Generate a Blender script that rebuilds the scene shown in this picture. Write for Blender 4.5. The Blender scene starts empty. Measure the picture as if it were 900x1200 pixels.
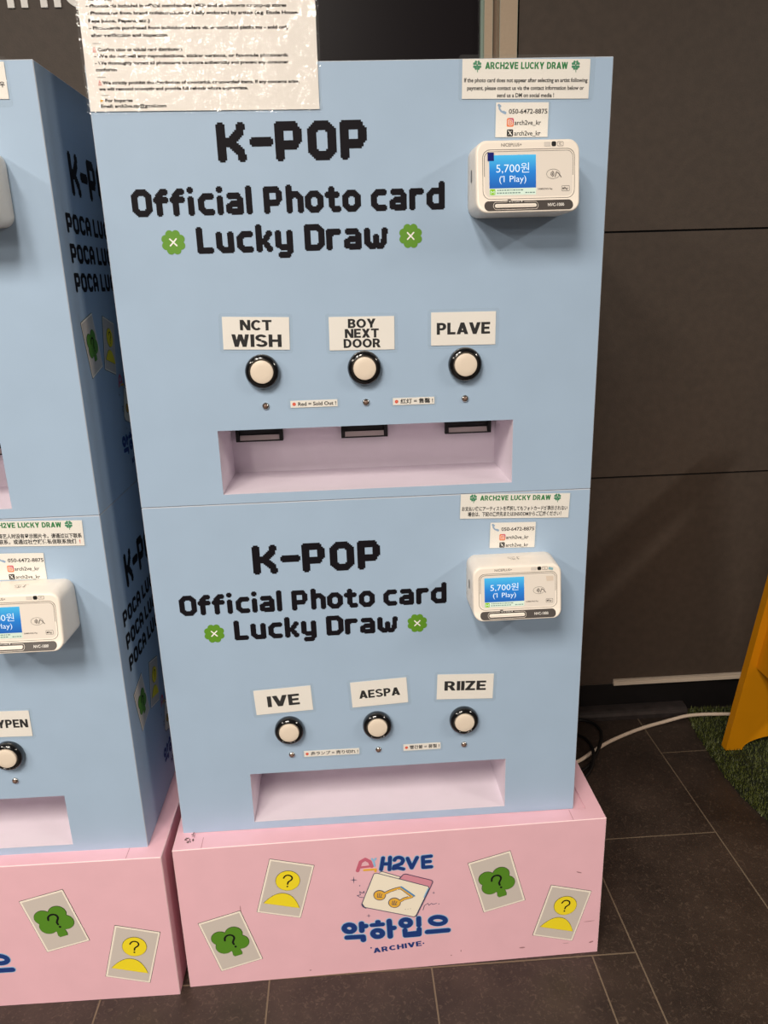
import bpy, bmesh, math, random
from mathutils import Vector, Matrix
from mathutils.geometry import delaunay_2d_cdt

random.seed(7)
scene = bpy.context.scene
COL = scene.collection

# ------------------------------------------------------------------ camera
cam_data = bpy.data.cameras.new('camera')
cam = bpy.data.objects.new('camera', cam_data)
COL.objects.link(cam)
yaw, pitch, roll, F = 0.0497, 0.2974, -0.0300, 878.66
cam_data.sensor_fit = 'VERTICAL'
cam_data.sensor_height = 24.0
cam_data.lens = F / 1200.0 * 24.0
cam_data.clip_start = 0.02
cam_data.clip_end = 60
fw = Vector((math.sin(yaw) * math.cos(pitch), math.cos(yaw) * math.cos(pitch), -math.sin(pitch)))
rt = Vector((math.cos(yaw), -math.sin(yaw), 0))
up = rt.cross(fw)
r2 = math.cos(roll) * rt + math.sin(roll) * up
u2 = -math.sin(roll) * rt + math.cos(roll) * up
M4 = Matrix((r2, u2, -fw)).transposed().to_4x4()
M4.translation = Vector((0.2941, -1.0419, 1.1364))
cam.matrix_world = M4
scene.camera = cam

# ------------------------------------------------------------------ world, lamps, exposure
world = bpy.data.worlds.new('world')
scene.world = world
world.use_nodes = True
bg = world.node_tree.nodes['Background']
bg.inputs[0].default_value = (1.0, 0.90, 0.80, 1)
bg.inputs[1].default_value = 0.08


def area(name, loc, size, power, color, target=None):
    d = bpy.data.lights.new(name, 'AREA')
    d.shape = 'RECTANGLE'
    d.size, d.size_y = size
    d.energy = power
    d.color = color
    o = bpy.data.objects.new(name, d)
    COL.objects.link(o)
    o.location = loc
    if target is not None:
        v = Vector(target) - Vector(loc)
        o.rotation_euler = v.to_track_quat('-Z', 'Y').to_euler()
    return o


WARM = (1.0, 0.91, 0.80)
# ceiling tube lamps of the shop (the photo shows only their light)
area('ceiling_lamp_main', (-0.14, -2.15, 2.70), (0.26, 1.2), 48, WARM)
area('ceiling_lamp_main', (-0.72, -2.15, 2.70), (0.26, 1.2), 48, WARM)
area('ceiling_lamp_side_left', (-2.30, -2.0, 2.65), (0.26, 1.2), 52, WARM)
area('ceiling_lamp_side_right', (3.25, -2.0, 2.65), (0.26, 1.2), 66, WARM)
for x, y in ((-2.4, -4.7), (-0.95, -4.9), (-1.4, -7.0), (-0.3, -7.0)):
    area('ceiling_lamp_far', (x, y, 2.75), (0.16, 1.3), 46, WARM)

scene.view_settings.view_transform = 'Standard'
scene.view_settings.look = 'None'
scene.view_settings.gamma = 1.0
scene.view_settings.use_curve_mapping = False
scene.view_settings.exposure = 0.09


# ------------------------------------------------------------------ materials
def s2l(c):
    return tuple(((v / 255.0) / 12.92 if v / 255.0 <= 0.04045 else ((v / 255.0 + 0.055) / 1.055) ** 2.4) for v in c) + (1,)


MATS = {}


def mat(name, rgb, rough=0.5, metal=0.0, noise=0.0, nscale=40, bump=0.0, bscale=200, spec=0.5, coat=0.0):
    if name in MATS:
        return MATS[name]
    m = bpy.data.materials.new(name)
    m.use_nodes = True
    nt = m.node_tree
    b = nt.nodes['Principled BSDF']
    b.inputs['Roughness'].default_value = rough
    b.inputs['Metallic'].default_value = metal
    b.inputs['Specular IOR Level'].default_value = spec
    b.inputs['Coat Weight'].default_value = coat
    b.inputs['Coat Roughness'].default_value = 0.06
    c = s2l(rgb)
    tc = nt.nodes.new('ShaderNodeTexCoord')
    if noise > 0:
        n = nt.nodes.new('ShaderNodeTexNoise')
        n.inputs['Scale'].default_value = nscale
        n.inputs['Detail'].default_value = 5
        nt.links.new(tc.outputs['Object'], n.inputs['Vector'])
        r = nt.nodes.new('ShaderNodeValToRGB')
        r.color_ramp.elements[0].position = 0.3
        r.color_ramp.elements[1].position = 0.7
        r.color_ramp.elements[0].color = tuple(v * (1 - noise) for v in c[:3]) + (1,)
        r.color_ramp.elements[1].color = tuple(min(1, v * (1 + noise)) for v in c[:3]) + (1,)
        nt.links.new(n.outputs['Fac'], r.inputs['Fac'])
        nt.links.new(r.outputs['Color'], b.inputs['Base Color'])
    else:
        b.inputs['Base Color'].default_value = c
    if bump > 0:
        n2 = nt.nodes.new('ShaderNodeTexNoise')
        n2.inputs['Scale'].default_value = bscale
        n2.inputs['Detail'].default_value = 3
        nt.links.new(tc.outputs['Object'], n2.inputs['Vector'])
        bp = nt.nodes.new('ShaderNodeBump')
        bp.inputs['Strength'].default_value = bump
        bp.inputs['Distance'].default_value = 0.002
        nt.links.new(n2.outputs['Fac'], bp.inputs['Height'])
        nt.links.new(bp.outputs['Normal'], b.inputs['Normal'])
    MATS[name] = m
    return m


def film_mat(name, bump, bscale, fres=1.0, tint=(1, 1, 1, 1)):
    """clear laminate: see-through with a real glossy surface"""
    m = bpy.data.materials.new(name)
    m.use_nodes = True
    nt = m.node_tree
    nt.nodes.clear()
    out = nt.nodes.new('ShaderNodeOutputMaterial')
    mix = nt.nodes.new('ShaderNodeMixShader')
    tr = nt.nodes.new('ShaderNodeBsdfTransparent')
    tr.inputs[0].default_value = tint
    gl = nt.nodes.new('ShaderNodeBsdfGlossy')
    gl.inputs['Roughness'].default_value = 0.07
    fr = nt.nodes.new('ShaderNodeFresnel')
    fr.inputs['IOR'].default_value = 1.5
    tc = nt.nodes.new('ShaderNodeTexCoord')
    n = nt.nodes.new('ShaderNodeTexNoise')
    n.inputs['Scale'].default_value = bscale
    n.inputs['Detail'].default_value = 3
    nt.links.new(tc.outputs['Object'], n.inputs['Vector'])
    bp = nt.nodes.new('ShaderNodeBump')
    bp.inputs['Strength'].default_value = bump
    bp.inputs['Distance'].default_value = 0.004
    nt.links.new(n.outputs['Fac'], bp.inputs['Height'])
    nt.links.new(bp.outputs['Normal'], gl.inputs['Normal'])
    nt.links.new(bp.outputs['Normal'], fr.inputs['Normal'])
    geo = nt.nodes.new('ShaderNodeNewGeometry')
    inv = nt.nodes.new('ShaderNodeMath')
    inv.operation = 'SUBTRACT'
    inv.inputs[0].default_value = 1.0
    nt.links.new(geo.outputs['Backfacing'], inv.inputs[1])
    mul = nt.nodes.new('ShaderNodeMath')
    mul.operation = 'MULTIPLY'
    nt.links.new(fr.outputs[0], mul.inputs[0])
    nt.links.new(inv.outputs[0], mul.inputs[1])
    nt.links.new(mul.outputs[0], mix.inputs[0])
    nt.links.new(tr.outputs[0], mix.inputs[1])
    nt.links.new(gl.outputs[0], mix.inputs[2])
    haze = nt.nodes.new('ShaderNodeBsdfDiffuse')
    haze.inputs[0].default_value = (0.9, 0.92, 0.92, 1)
    mx2 = nt.nodes.new('ShaderNodeMixShader')
    mx2.inputs[0].default_value = 0.025
    nt.links.new(mix.outputs[0], mx2.inputs[1])
    nt.links.new(haze.outputs[0], mx2.inputs[2])
    nt.links.new(mx2.outputs[0], out.inputs['Surface'])
    return m


def screen_mat():
    m = bpy.data.materials.new('lit_screen')
    m.use_nodes = True
    nt = m.node_tree
    b = nt.nodes['Principled BSDF']
    b.inputs['Roughness'].default_value = 0.15
    tc = nt.nodes.new('ShaderNodeTexCoord')
    sp = nt.nodes.new('ShaderNodeSeparateXYZ')
    nt.links.new(tc.outputs['Generated'], sp.inputs[0])
    r = nt.nodes.new('ShaderNodeValToRGB')
    e = r.color_ramp.elements
    e[0].position, e[0].color = 0.0, s2l((34, 104, 190))
    e[1].position, e[1].color = 1.0, s2l((84, 200, 246))
    x = e.new(0.5)
    x.color = s2l((42, 140, 222))
    nt.links.new(sp.outputs['Z'], r.inputs['Fac'])
    b.inputs['Base Color'].default_value = (0.01, 0.01, 0.01, 1)
    nt.links.new(r.outputs['Color'], b.inputs['Emission Color'])
    b.inputs['Emission Strength'].default_value = 0.85
    return m


def emit(name, rgb, strength=0.9):
    m = mat(name, (4, 4, 4), 0.2)
    b = m.node_tree.nodes['Principled BSDF']
    b.inputs['Emission Color'].default_value = s2l(rgb)
    b.inputs['Emission Strength'].default_value = strength
    return m


BLUE = mat('blue_laminate', (167, 190, 215), 0.42, noise=0.02, nscale=14, bump=0.03, bscale=500, spec=0.25)
PINK = mat('pink_laminate', (238, 189, 201), 0.45, noise=0.025, nscale=18, bump=0.03, bscale=500, spec=0.4)
EDGE = mat('pale_raw_edge', (188, 194, 204), 0.6)
PINKEDGE = mat('pale_pink_edge', (242, 212, 214), 0.6)
TRAYM = mat('lilac_tray_board', (232, 222, 233), 0.5, noise=0.02, nscale=20)
INK = mat('black_vinyl_ink', (22, 19, 25), 0.6, spec=0.12)
PAPER = mat('white_paper', (246, 240, 233), 0.6)
TEXT = mat('printed_black', (22, 19, 21), 0.7, spec=0.2)
GREENTX = mat('printed_green', (22, 128, 62), 0.6)
CLOVERM = mat('clover_green', (96, 150, 36), 0.55)
DARKGREEN = mat('deep_leaf_green', (58, 140, 100), 0.6)
WHITEINK = mat('white_ink', (250, 246, 240), 0.6)
CARDG = mat('card_grey', (208, 198, 190), 0.6)
CARDW = mat('card_white_border', (250, 240, 226), 0.6)
TREEG = mat('printed_tree_green', (86, 140, 34), 0.55)
YELLOWP = mat('printed_yellow', (246, 224, 40), 0.55)
NAVY = mat('printed_navy', (24, 58, 128), 0.55)
PALEBLUE = mat('printed_pale_blue', (150, 196, 232), 0.55)
ROSE = mat('printed_rose', (206, 104, 128), 0.55)
GOLD = mat('printed_gold', (240, 184, 64), 0.55)
CREAM = mat('printed_cream', (250, 240, 220), 0.55)
LINEINK = mat('printed_line_ink', (70, 72, 104), 0.55)
RED = mat('printed_red', (226, 70, 56), 0.5)
ORANGE = mat('printed_orange', (242, 132, 80), 0.5)
BLACKPL = mat('black_gloss_plastic', (9, 9, 12), 0.14, coat=0.6)
CAPM = mat('cream_button_plastic', (232, 217, 199), 0.35)
CHROME = mat('chrome', (205, 200, 195), 0.14, metal=1.0)
LENS = mat('dull_lamp_lens', (120, 96, 84), 0.3)
DARKHOLE = mat('black_slot', (8, 8, 9), 0.5)
STEEL = mat('grey_steel_flap', (206, 198, 190), 0.4, metal=0.1)
READER = mat('cream_reader_plastic', (244, 234, 222), 0.38)
READERFACE = mat('clear_faced_plastic', (236, 227, 217), 0.16, coat=0.5)
GREYLINE = mat('grey_line', (96, 90, 86), 0.4)
DARKGREY = mat('dark_grey_plastic', (72, 66, 63), 0.4)
TABBLUE = mat('navy_tab', (8, 20, 112), 0.3)
WHITECABLE = mat('white_cable', (228, 208, 188), 0.5)
BLACKCABLE = mat('black_cable', (10, 9, 10), 0.5)
YELLOW = mat('yellow_paint', (212, 139, 2), 0.45, noise=0.03, nscale=20)
BLACKSK = mat('black_skirting', (17, 14, 15), 0.5, noise=0.25, nscale=30)
KERBM = mat('black_kerb', (56, 50, 49), 0.34, noise=0.3, nscale=40)
FRAMEM = mat('champagne_metal', (196, 174, 150), 0.4, metal=0.25, noise=0.03, nscale=200)
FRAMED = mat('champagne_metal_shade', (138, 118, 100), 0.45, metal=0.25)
GLASSE = mat('green_glass_edge', (150, 168, 156), 0.15)
GLASSD = mat('dark_glass', (26, 21, 25), 0.35, spec=0.15)
GRASSB = mat('turf_backing', (26, 34, 14), 0.9)
SCRN = screen_mat()
SCRW = emit('screen_white', (240, 250, 255), 1.0)
SCRP = emit('screen_pale_strip', (226, 238, 214), 0.95)
SCRG = emit('screen_green_icon', (150, 206, 30), 0.9)
SCRD = emit('screen_grey_text', (120, 140, 128), 0.9)
FILM = film_mat('laminate_film', 0.12, 30, tint=(.972, .98, .98, 1))
FILMW = film_mat('wrinkled_laminate_film', 1.0, 40, tint=(.97, .97, .97, 1))


def wall_mat():
    m = mat('dark_brown_board', (73, 61, 52), 0.6, noise=0.10, nscale=55, bump=0.15, bscale=320)
    return m


WALLM = wall_mat()
GROOVE = mat('dark_groove', (14, 11, 11), 0.8)


def floor_mat():
    m = bpy.data.materials.new('dark_stone_tile')
    m.use_nodes = True
    nt = m.node_tree
    b = nt.nodes['Principled BSDF']
    tc = nt.nodes.new('ShaderNodeTexCoord')
    n1 = nt.nodes.new('ShaderNodeTexNoise')
    n1.inputs['Scale'].default_value = 9
    n1.inputs['Detail'].default_value = 8
    n1.inputs['Roughness'].default_value = 0.7
    n2 = nt.nodes.new('ShaderNodeTexNoise')
    n2.inputs['Scale'].default_value = 120
    n2.inputs['Detail'].default_value = 4
    n2.inputs['Distortion'].default_value = 1.6
    for n in (n1, n2):
        nt.links.new(tc.outputs['Object'], n.inputs['Vector'])
    r1 = nt.nodes.new('ShaderNodeValToRGB')
    r1.color_ramp.elements[0].position = 0.3
    r1.color_ramp.elements[0].color = s2l((40, 32, 28))
    r1.color_ramp.elements[1].position = 0.72
    r1.color_ramp.elements[1].color = s2l((66, 54, 47))
    nt.links.new(n1.outputs['Fac'], r1.inputs['Fac'])
    r2 = nt.nodes.new('ShaderNodeValToRGB')
    r2.color_ramp.elements[0].position = 0.55
    r2.color_ramp.elements[0].color = (0, 0, 0, 1)
    r2.color_ramp.elements[1].position = 0.72
    r2.color_ramp.elements[1].color = (1, 1, 1, 1)
    nt.links.new(n2.outputs['Fac'], r2.inputs['Fac'])
    mx = nt.nodes.new('ShaderNodeMixRGB')
    mx.inputs[2].default_value = s2l((104, 88, 76))
    mu = nt.nodes.new('ShaderNodeMath')
    mu.operation = 'MULTIPLY'
    mu.inputs[1].default_value = 0.5
    nt.links.new(r2.outputs['Color'], mu.inputs[0])
    nt.links.new(mu.outputs[0], mx.inputs[0])
    nt.links.new(r1.outputs['Color'], mx.inputs[1])
    nt.links.new(mx.outputs[0], b.inputs['Base Color'])
    b.inputs['Roughness'].default_value = 0.48
    bp = nt.nodes.new('ShaderNodeBump')
    bp.inputs['Strength'].default_value = 0.2
    bp.inputs['Distance'].default_value = 0.002
    nt.links.new(n2.outputs['Fac'], bp.inputs['Height'])
    nt.links.new(bp.outputs['Normal'], b.inputs['Normal'])
    return m


FLOORM = floor_mat()
GROUT = mat('grout', (112, 97, 80), 0.8)


def grass_mat():
    m = bpy.data.materials.new('turf_blades')
    m.use_nodes = True
    nt = m.node_tree
    b = nt.nodes['Principled BSDF']
    tc = nt.nodes.new('ShaderNodeTexCoord')
    n = nt.nodes.new('ShaderNodeTexNoise')
    n.inputs['Scale'].default_value = 160
    nt.links.new(tc.outputs['Object'], n.inputs['Vector'])
    r = nt.nodes.new('ShaderNodeValToRGB')
    r.color_ramp.elements[0].position = 0.35
    r.color_ramp.elements[0].color = s2l((44, 50, 14))
    r.color_ramp.elements[1].position = 0.7
    r.color_ramp.elements[1].color = s2l((104, 112, 44))
    nt.links.new(n.outputs['Fac'], r.inputs['Fac'])
    nt.links.new(r.outputs['Color'], b.inputs['Base Color'])
    b.inputs['Roughness'].default_value = 0.55
    return m


GRASS = grass_mat()


# ------------------------------------------------------------------ mesh builder
class MB:
    def __init__(self):
        self.v, self.f, self.mi, self.mats, self.smooth = [], [], [], [], []
        self.flat = []

    def m(self, material):
        if material not in self.mats:
            self.mats.append(material)
        return self.mats.index(material)

    def add(self, verts, faces, material, smooth=False):
        k = len(self.v)
        self.v.extend([tuple(p) for p in verts])
        i = self.m(material)
        for f in faces:
            self.f.append([k + a for a in f])
            self.mi.append(i)
            self.smooth.append(smooth)

    def box(self, a, b, material):
        x0, y0, z0 = a
        x1, y1, z1 = b
        self.add([(x0, y0, z0), (x1, y0, z0), (x1, y1, z0), (x0, y1, z0), (x0, y0, z1), (x1, y0, z1), (x1, y1, z1), (x0, y1, z1)],
                 [(0, 3, 2, 1), (4, 5, 6, 7), (0, 1, 5, 4), (1, 2, 6, 5), (2, 3, 7, 6), (3, 0, 4, 7)], material)

    def poly(self, verts, material):
        self.flat.append(([tuple(p) for p in verts], material))

    def union(self):
        """merge the overlapping flat shapes of one colour and plane into one clean sheet"""
        groups = {}
        for vs, m in self.flat:
            for ax in (1, 0, 2):
                if max(p[ax] for p in vs) - min(p[ax] for p in vs) < 1e-6:
                    break
            groups.setdefault((m.name, ax, round(vs[0][ax], 6)), (m, ax, vs[0][ax], []))[3].append(vs)
        for m, ax, lev, polys in groups.values():
            a, b = [k for k in (0, 1, 2) if k != ax]
            if len(polys) == 1:
                self.add(polys[0], [tuple(range(len(polys[0])))], m)
                continue
            co, fc = [], []
            for vs in polys:
                q = [(p[a] * 1000, p[b] * 1000) for p in vs]
                ar = sum(q[i][0] * q[(i + 1) % len(q)][1] - q[(i + 1) % len(q)][0] * q[i][1] for i in range(len(q)))
                if abs(ar) < 1e-7:
                    continue
                if ar < 0:
                    q.reverse()
                fc.append(list(range(len(co), len(co) + len(q))))
                co += [Vector(p) for p in q]
            vo, _, fo, _, _, og = delaunay_2d_cdt(co, [], fc, 0, 1e-4)
            fo = [f for f, g in zip(fo, og) if len(g)]
            out = []
            for p in vo:
                w = [0, 0, 0]
                w[ax], w[a], w[b] = lev, p[0] / 1000, p[1] / 1000
                out.append(w)
            self.add(out, [tuple(f) for f in fo], m)
        self.flat = []

    def lathe(self, c, axis_pts, material, seg=40, smooth=True):
        """profile (radius, out) turned about the axis that leaves the front face (-y)"""
        n = len(axis_pts)
        vs, fs = [], []
        for r, o in axis_pts:
            for k in range(seg):
                a = 2 * math.pi * k / seg
                vs.append((c[0] + r * math.cos(a), c[1] - o, c[2] + r * math.sin(a)))
        for i in range(n - 1):
            for k in range(seg):
                k2 = (k + 1) % seg
                fs.append((i * seg + k, i * seg + k2, (i + 1) * seg + k2, (i + 1) * seg + k))
        fs.append(tuple((n - 1) * seg + k for k in range(seg)))
        self.add(vs, fs, material, smooth)

    def loops(self, rings, material, smooth=True, cap0=True, cap1=True):
        n = len(rings[0])
        vs = [p for r in rings for p in r]
        fs = []
        for i in range(len(rings) - 1):
            for k in range(n):
                k2 = (k + 1) % n
                fs.append((i * n + k, i * n + k2, (i + 1) * n + k2, (i + 1) * n + k))
        if cap0:
            fs.append(tuple(range(n))[::-1])
        if cap1:
            fs.append(tuple((len(rings) - 1) * n + k for k in range(n)))
        self.add(vs, fs, material, smooth)

    def prism(self, poly, y0, y1, material):
        """polygon in (x, z), extruded from y0 to y1"""
        n = len(poly)
        vs = [(x, y0, z) for x, z in poly] + [(x, y1, z) for x, z in poly]
        fs = [tuple(range(n)), tuple(range(2 * n - 1, n - 1, -1))]
        fs += [(i, n + i, n + (i + 1) % n, (i + 1) % n) for i in range(n)]
        self.add(vs, fs, material)

    def build(self, name, parent=None, bevel=0.0, auto=True):
        self.union()
        me = bpy.data.meshes.new(name)
        me.from_pydata(self.v, [], self.f)
        for m in self.mats:
            me.materials.append(m)
        me.polygons.foreach_set('material_index', self.mi)
        me.polygons.foreach_set('use_smooth', self.smooth)
        me.update()
        bm = bmesh.new()
        bm.from_mesh(me)
        if bevel > 0:
            bmesh.ops.remove_doubles(bm, verts=bm.verts, dist=1e-6)
            es = [e for e in bm.edges if len(e.link_faces) == 2 and e.calc_face_angle(0) > 0.6]
            bmesh.ops.bevel(bm, geom=es, offset=bevel, segments=2, affect='EDGES', profile=0.5)
        if auto:
            bmesh.ops.recalc_face_normals(bm, faces=bm.faces)
        bm.to_mesh(me)
        bm.free()
        if any(self.smooth) and hasattr(me, 'set_sharp_from_angle'):
            me.set_sharp_from_angle(angle=math.radians(38))
        o = bpy.data.objects.new(name, me)
        COL.objects.link(o)
        if parent is not None:
            o.parent = parent
        return o


def tag(o, label, cat, group=None):
    o['label'] = label
    o['category'] = cat
    if group:
        o['group'] = group
    return o


def structure(o):
    o['kind'] = 'structure'
    return o


def empty(name, loc, rz=0.0):
    o = bpy.data.objects.new(name, None)
    o.empty_display_size = 0.05
    COL.objects.link(o)
    o.location = loc
    o.rotation_euler = (0, 0, rz)
    return o


# ------------------------------------------------------------------ flat print: every shape goes through a plane map (u, v, layer) -> xyz
def front_map(y=0.0):
    return lambda u, v, l: (u, y - l, v)


def side_map(x=0.0):
    return lambda u, v, l: (x + l, u, v)


def rot2(cx, cy, ang, fn):
    c, s = math.cos(ang), math.sin(ang)
    return lambda u, v, l: fn(cx + u * c - v * s, cy + u * s + v * c, l)


def P_poly(mb, fn, pts, layer, material):
    mb.poly([fn(u, v, layer) for u, v in pts], material)


def ellipse(cx, cy, rx, ry=None, seg=36, a0=0.0, a1=2 * math.pi):
    ry = rx if ry is None else ry
    return [(cx + rx * math.cos(a0 + (a1 - a0) * k / seg), cy + ry * math.sin(a0 + (a1 - a0) * k / seg)) for k in range(seg)]


def rrect(x0, y0, x1, y1, r, seg=6):
    pts = []
    for cx, cy, a in ((x1 - r, y1 - r, 0), (x0 + r, y1 - r, 90), (x0 + r, y0 + r, 180), (x1 - r, y0 + r, 270)):
        for k in range(seg + 1):
            t = math.radians(a + 90 * k / seg)
            pts.append((cx + r * math.cos(t), cy + r * math.sin(t)))
    return pts


def P_ring(mb, fn, outer, inner, layer, material):
    n = len(outer)
    mb.add([fn(u, v, layer) for u, v in outer + inner], [(k, (k + 1) % n, n + (k + 1) % n, n + k) for k in range(n)], material)


def P_stroke(mb, fn, pts, w, layer, material, caps=True):
    """thick line with round joins"""
    h = w / 2
    for (x0, y0), (x1, y1) in zip(pts[:-1], pts[1:]):
        d = math.hypot(x1 - x0, y1 - y0)
        if d < 1e-9:
            continue
        nx, ny = -(y1 - y0) / d * h, (x1 - x0) / d * h
        P_poly(mb, fn, [(x0 + nx, y0 + ny), (x0 - nx, y0 - ny), (x1 - nx, y1 - ny), (x1 + nx, y1 + ny)], layer, material)
    if caps:
        for p in pts:
            P_poly(mb, fn, ellipse(p[0], p[1], h, seg=14), layer, material)


_txt_cache = {}


def text_geo(body, bold=0.0):
    key = (body, bold)
    if key in _txt_cache:
        return _txt_cache[key]
    c = bpy.data.curves.new('txt', 'FONT')
    c.body = body
    c.size = 1.0
    c.offset = bold
    c.resolution_u = 3
    o = bpy.data.objects.new('txt', c)
    COL.objects.link(o)
    dg = bpy.context.evaluated_depsgraph_get()
    me = bpy.data.meshes.new_from_object(o.evaluated_get(dg))
    vs = [(v.co.x, v.co.y) for v in me.vertices]
    fs = [tuple(p.vertices) for p in me.polygons]
    bpy.data.meshes.remove(me)
    bpy.data.objects.remove(o)
    bpy.data.curves.remove(c)
    _txt_cache[key] = (vs, fs)
    return vs, fs


CAPH = [None]


def P_text(mb, fn, body, x, y, cap, layer, material, width=None, align='L', bold=0.0):
    """baseline at y, capitals `cap` high, fitted to `width` if given"""
    if CAPH[0] is None:
        v, _ = text_geo('H', 0.0)
        CAPH[0] = max(b for a, b in v) - min(b for a, b in v)
    vs, fs = text_geo(body, bold)
    if not vs:
        return
    s = cap / CAPH[0]
    x0 = min(a for a, b in vs)
    x1 = max(a for a, b in vs)
    sx = s if width is None else width / (x1 - x0)
    w = (x1 - x0) * sx
    ox = x if align == 'L' else (x - w / 2 if align == 'C' else x - w)
    mb.add([fn(ox + (a - x0) * sx, y + b * s, layer) for a, b in vs], fs, material)


# ------------------------------------------------------------------ pixel lettering (stroke font rasterised on a square grid)
T, B_, X = .888, .112, .668
GL = {
    'K': (.52, [[(0, B_), (0, T)], [(.52, T), (.50, .76), (.24, .52)], [(0, .5), (.24, .5)], [(.24, .48), (.50, .26), (.52, B_)]]),
    '-': (.38, [[(0, .5), (.38, .5)]]),
    'P': (.5, [[(0, B_), (0, T), (.36, T), (.5, .76), (.5, .54), (.36, .42), (0, .42)]]),
    'O': (.54, [[(.14, T), (.40, T), (.54, .74), (.54, .26), (.40, B_), (.14, B_), (0, .26), (0, .74), (.14, T)]]),
    'C': (.46, [[(.46, .80), (.36, T), (.14, T), (0, .74), (0, .26), (.14, B_), (.36, B_), (.46, .2)]]),
    'A': (.5, [[(0, B_), (0, .68), (.16, T), (.34, T), (.5, .68), (.5, B_)], [(0, .42), (.5, .42)]]),
    'L': (.40, [[(0, T), (0, B_), (.40, B_)]]),
    'U': (.5, [[(0, T), (0, .26), (.14, B_), (.36, B_), (.5, .26), (.5, T)]]),
    'Y': (.5, [[(0, T), (0, .62), (.25, .42), (.5, .62), (.5, T)], [(.25, .42), (.25, B_)]]),
    'D': (.52, [[(0, B_), (0, T), (.36, T), (.52, .72), (.52, .28), (.36, B_), (0, B_)]]),
    'f': (.30, [[(.06, B_), (.06, .74), (.18, T), (.30, T)], [(-.04, .58), (.28, .58)]]),
    'i': (.04, [[(.02, B_), (.02, .60)], [(.02, T + .02), (.02, T + .021)]]),
    'c': (.40, [[(.40, X), (.14, X), (0, .54), (0, .24), (.14, B_), (.40, B_)]]),
    'a': (.44, [[(.06, X), (.32, X), (.44, .56), (.44, B_), (.12, B_), (0, .19), (0, .31), (.12, .40), (.44, .40)]]),
    'l': (.04, [[(.02, B_), (.02, T + .02)]]),
    'h': (.42, [[(0, B_), (0, T + .02)], [(0, .54), (.14, X), (.30, X), (.42, .54), (.42, B_)]]),
    'o': (.46, [[(.14, X), (.32, X), (.46, .54), (.46, .24), (.32, B_), (.14, B_), (0, .24), (0, .54), (.14, X)]]),
    't': (.32, [[(.08, .84), (.08, .24), (.18, B_), (.32, B_)], [(-.04, .62), (.30, .62)]]),
    'r': (.34, [[(0, B_), (0, X)], [(0, .48), (.16, X), (.34, X)]]),
    'd': (.46, [[(.46, T + .02), (.46, B_), (.14, B_), (0, .24), (0, .54), (.14, X), (.46, X)]]),
    'u': (.44, [[(0, X), (0, .24), (.14, B_), (.44, B_)], [(.44, X), (.44, B_)]]),
    'k': (.40, [[(0, B_), (0, T + .02)], [(.40, X), (.18, .42), (.40, B_)], [(0, .40), (.18, .40)]]),
    'y': (.44, [[(0, X), (0, .28), (.12, .16), (.44, .16)], [(.44, X), (.44, 0), (.32, -.12), (.10, -.12)]]),
    'w': (.66, [[(0, X), (.02, .24), (.12, B_), (.24, B_), (.33, .26), (.33, .46)], [(.33, .26), (.42, B_), (.54, B_), (.64, .24), (.66, X)]]),
}
PEN = .118
GRID = 21


def raster_word(word, gap=.085):
    """cells of the word in grid units; returns set of (i, j) and width in cells"""
    cells, x = set(), 0.0
    for ch in word:
        if ch == ' ':
            x += .30
            continue
        w, strokes = GL[ch]
        for st in strokes:
            pts = st if len(st) > 1 else st * 2
            for (x0, y0), (x1, y1) in zip(pts[:-1], pts[1:]):
                ax, bx = [math.floor((x + PEN) * GRID) + round(q * GRID) + .5 for q in (x0, x1)]
                ay, by = [math.floor(q * GRID) + .5 for q in (y0, y1)]
                r = 2.3
                for i in range(int(min(ax, bx) - r) - 1, int(max(ax, bx) + r) + 2):
                    for j in range(int(min(ay, by) - r) - 2, int(max(ay, by) + r) + 2):
                        px, py = i + .5, j + .5
                        dx, dy = bx - ax, by - ay
                        q = dx * dx + dy * dy
                        t = 0 if q < 1e-9 else max(0, min(1, ((px - ax) * dx + (py - ay) * dy) / q))
                        if (px - ax - t * dx) ** 2 + (py - ay - t * dy) ** 2 <= r * r:
                            cells.add((i, j))
        x += w + 2 * PEN + gap
    return cells, (x - gap) * GRID


def P_pixel(mb, fn, word, x0, x1, y, cap, layer, material):
    cells, w = raster_word(word)
    lo = min(i for i, j in cells)
    hi = max(i for i, j in cells) + 1
    sx, sy = (x1 - x0) / (hi - lo), cap / GRID
    rows = {}
    for i, j in cells:
        rows.setdefault(j, []).append(i)
    for j, xs in rows.items():
        xs.sort()
        st = pv = xs[0]
        for i in xs[1:] + [None]:
            if i is None or i != pv + 1:
                q = [(x0 + (st - lo) * sx, y + j * sy), (x0 + (pv + 1 - lo) * sx, y + j * sy),
                     (x0 + (pv + 1 - lo) * sx, y + (j + 1) * sy), (x0 + (st - lo) * sx, y + (j + 1) * sy)]
                mb.add([fn(u, v, layer) for u, v in q], [(0, 1, 2, 3)], material)
                st = i
            pv = i


# ------------------------------------------------------------------ heavy block capitals
def _V(x, y0=0, y1=1, t=.24):
    return [(x, y0), (x + t, y0), (x + t, y1), (x, y1)]


def _H(x0, x1, y0, t=.20):
    return [(x0, y0), (x1, y0), (x1, y0 + t), (x0, y0 + t)]


def _D(xb, yb, xt, yt, w=.28):
    return [(xb, yb), (xb + w, yb), (xt + w, yt), (xt, yt)]


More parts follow.
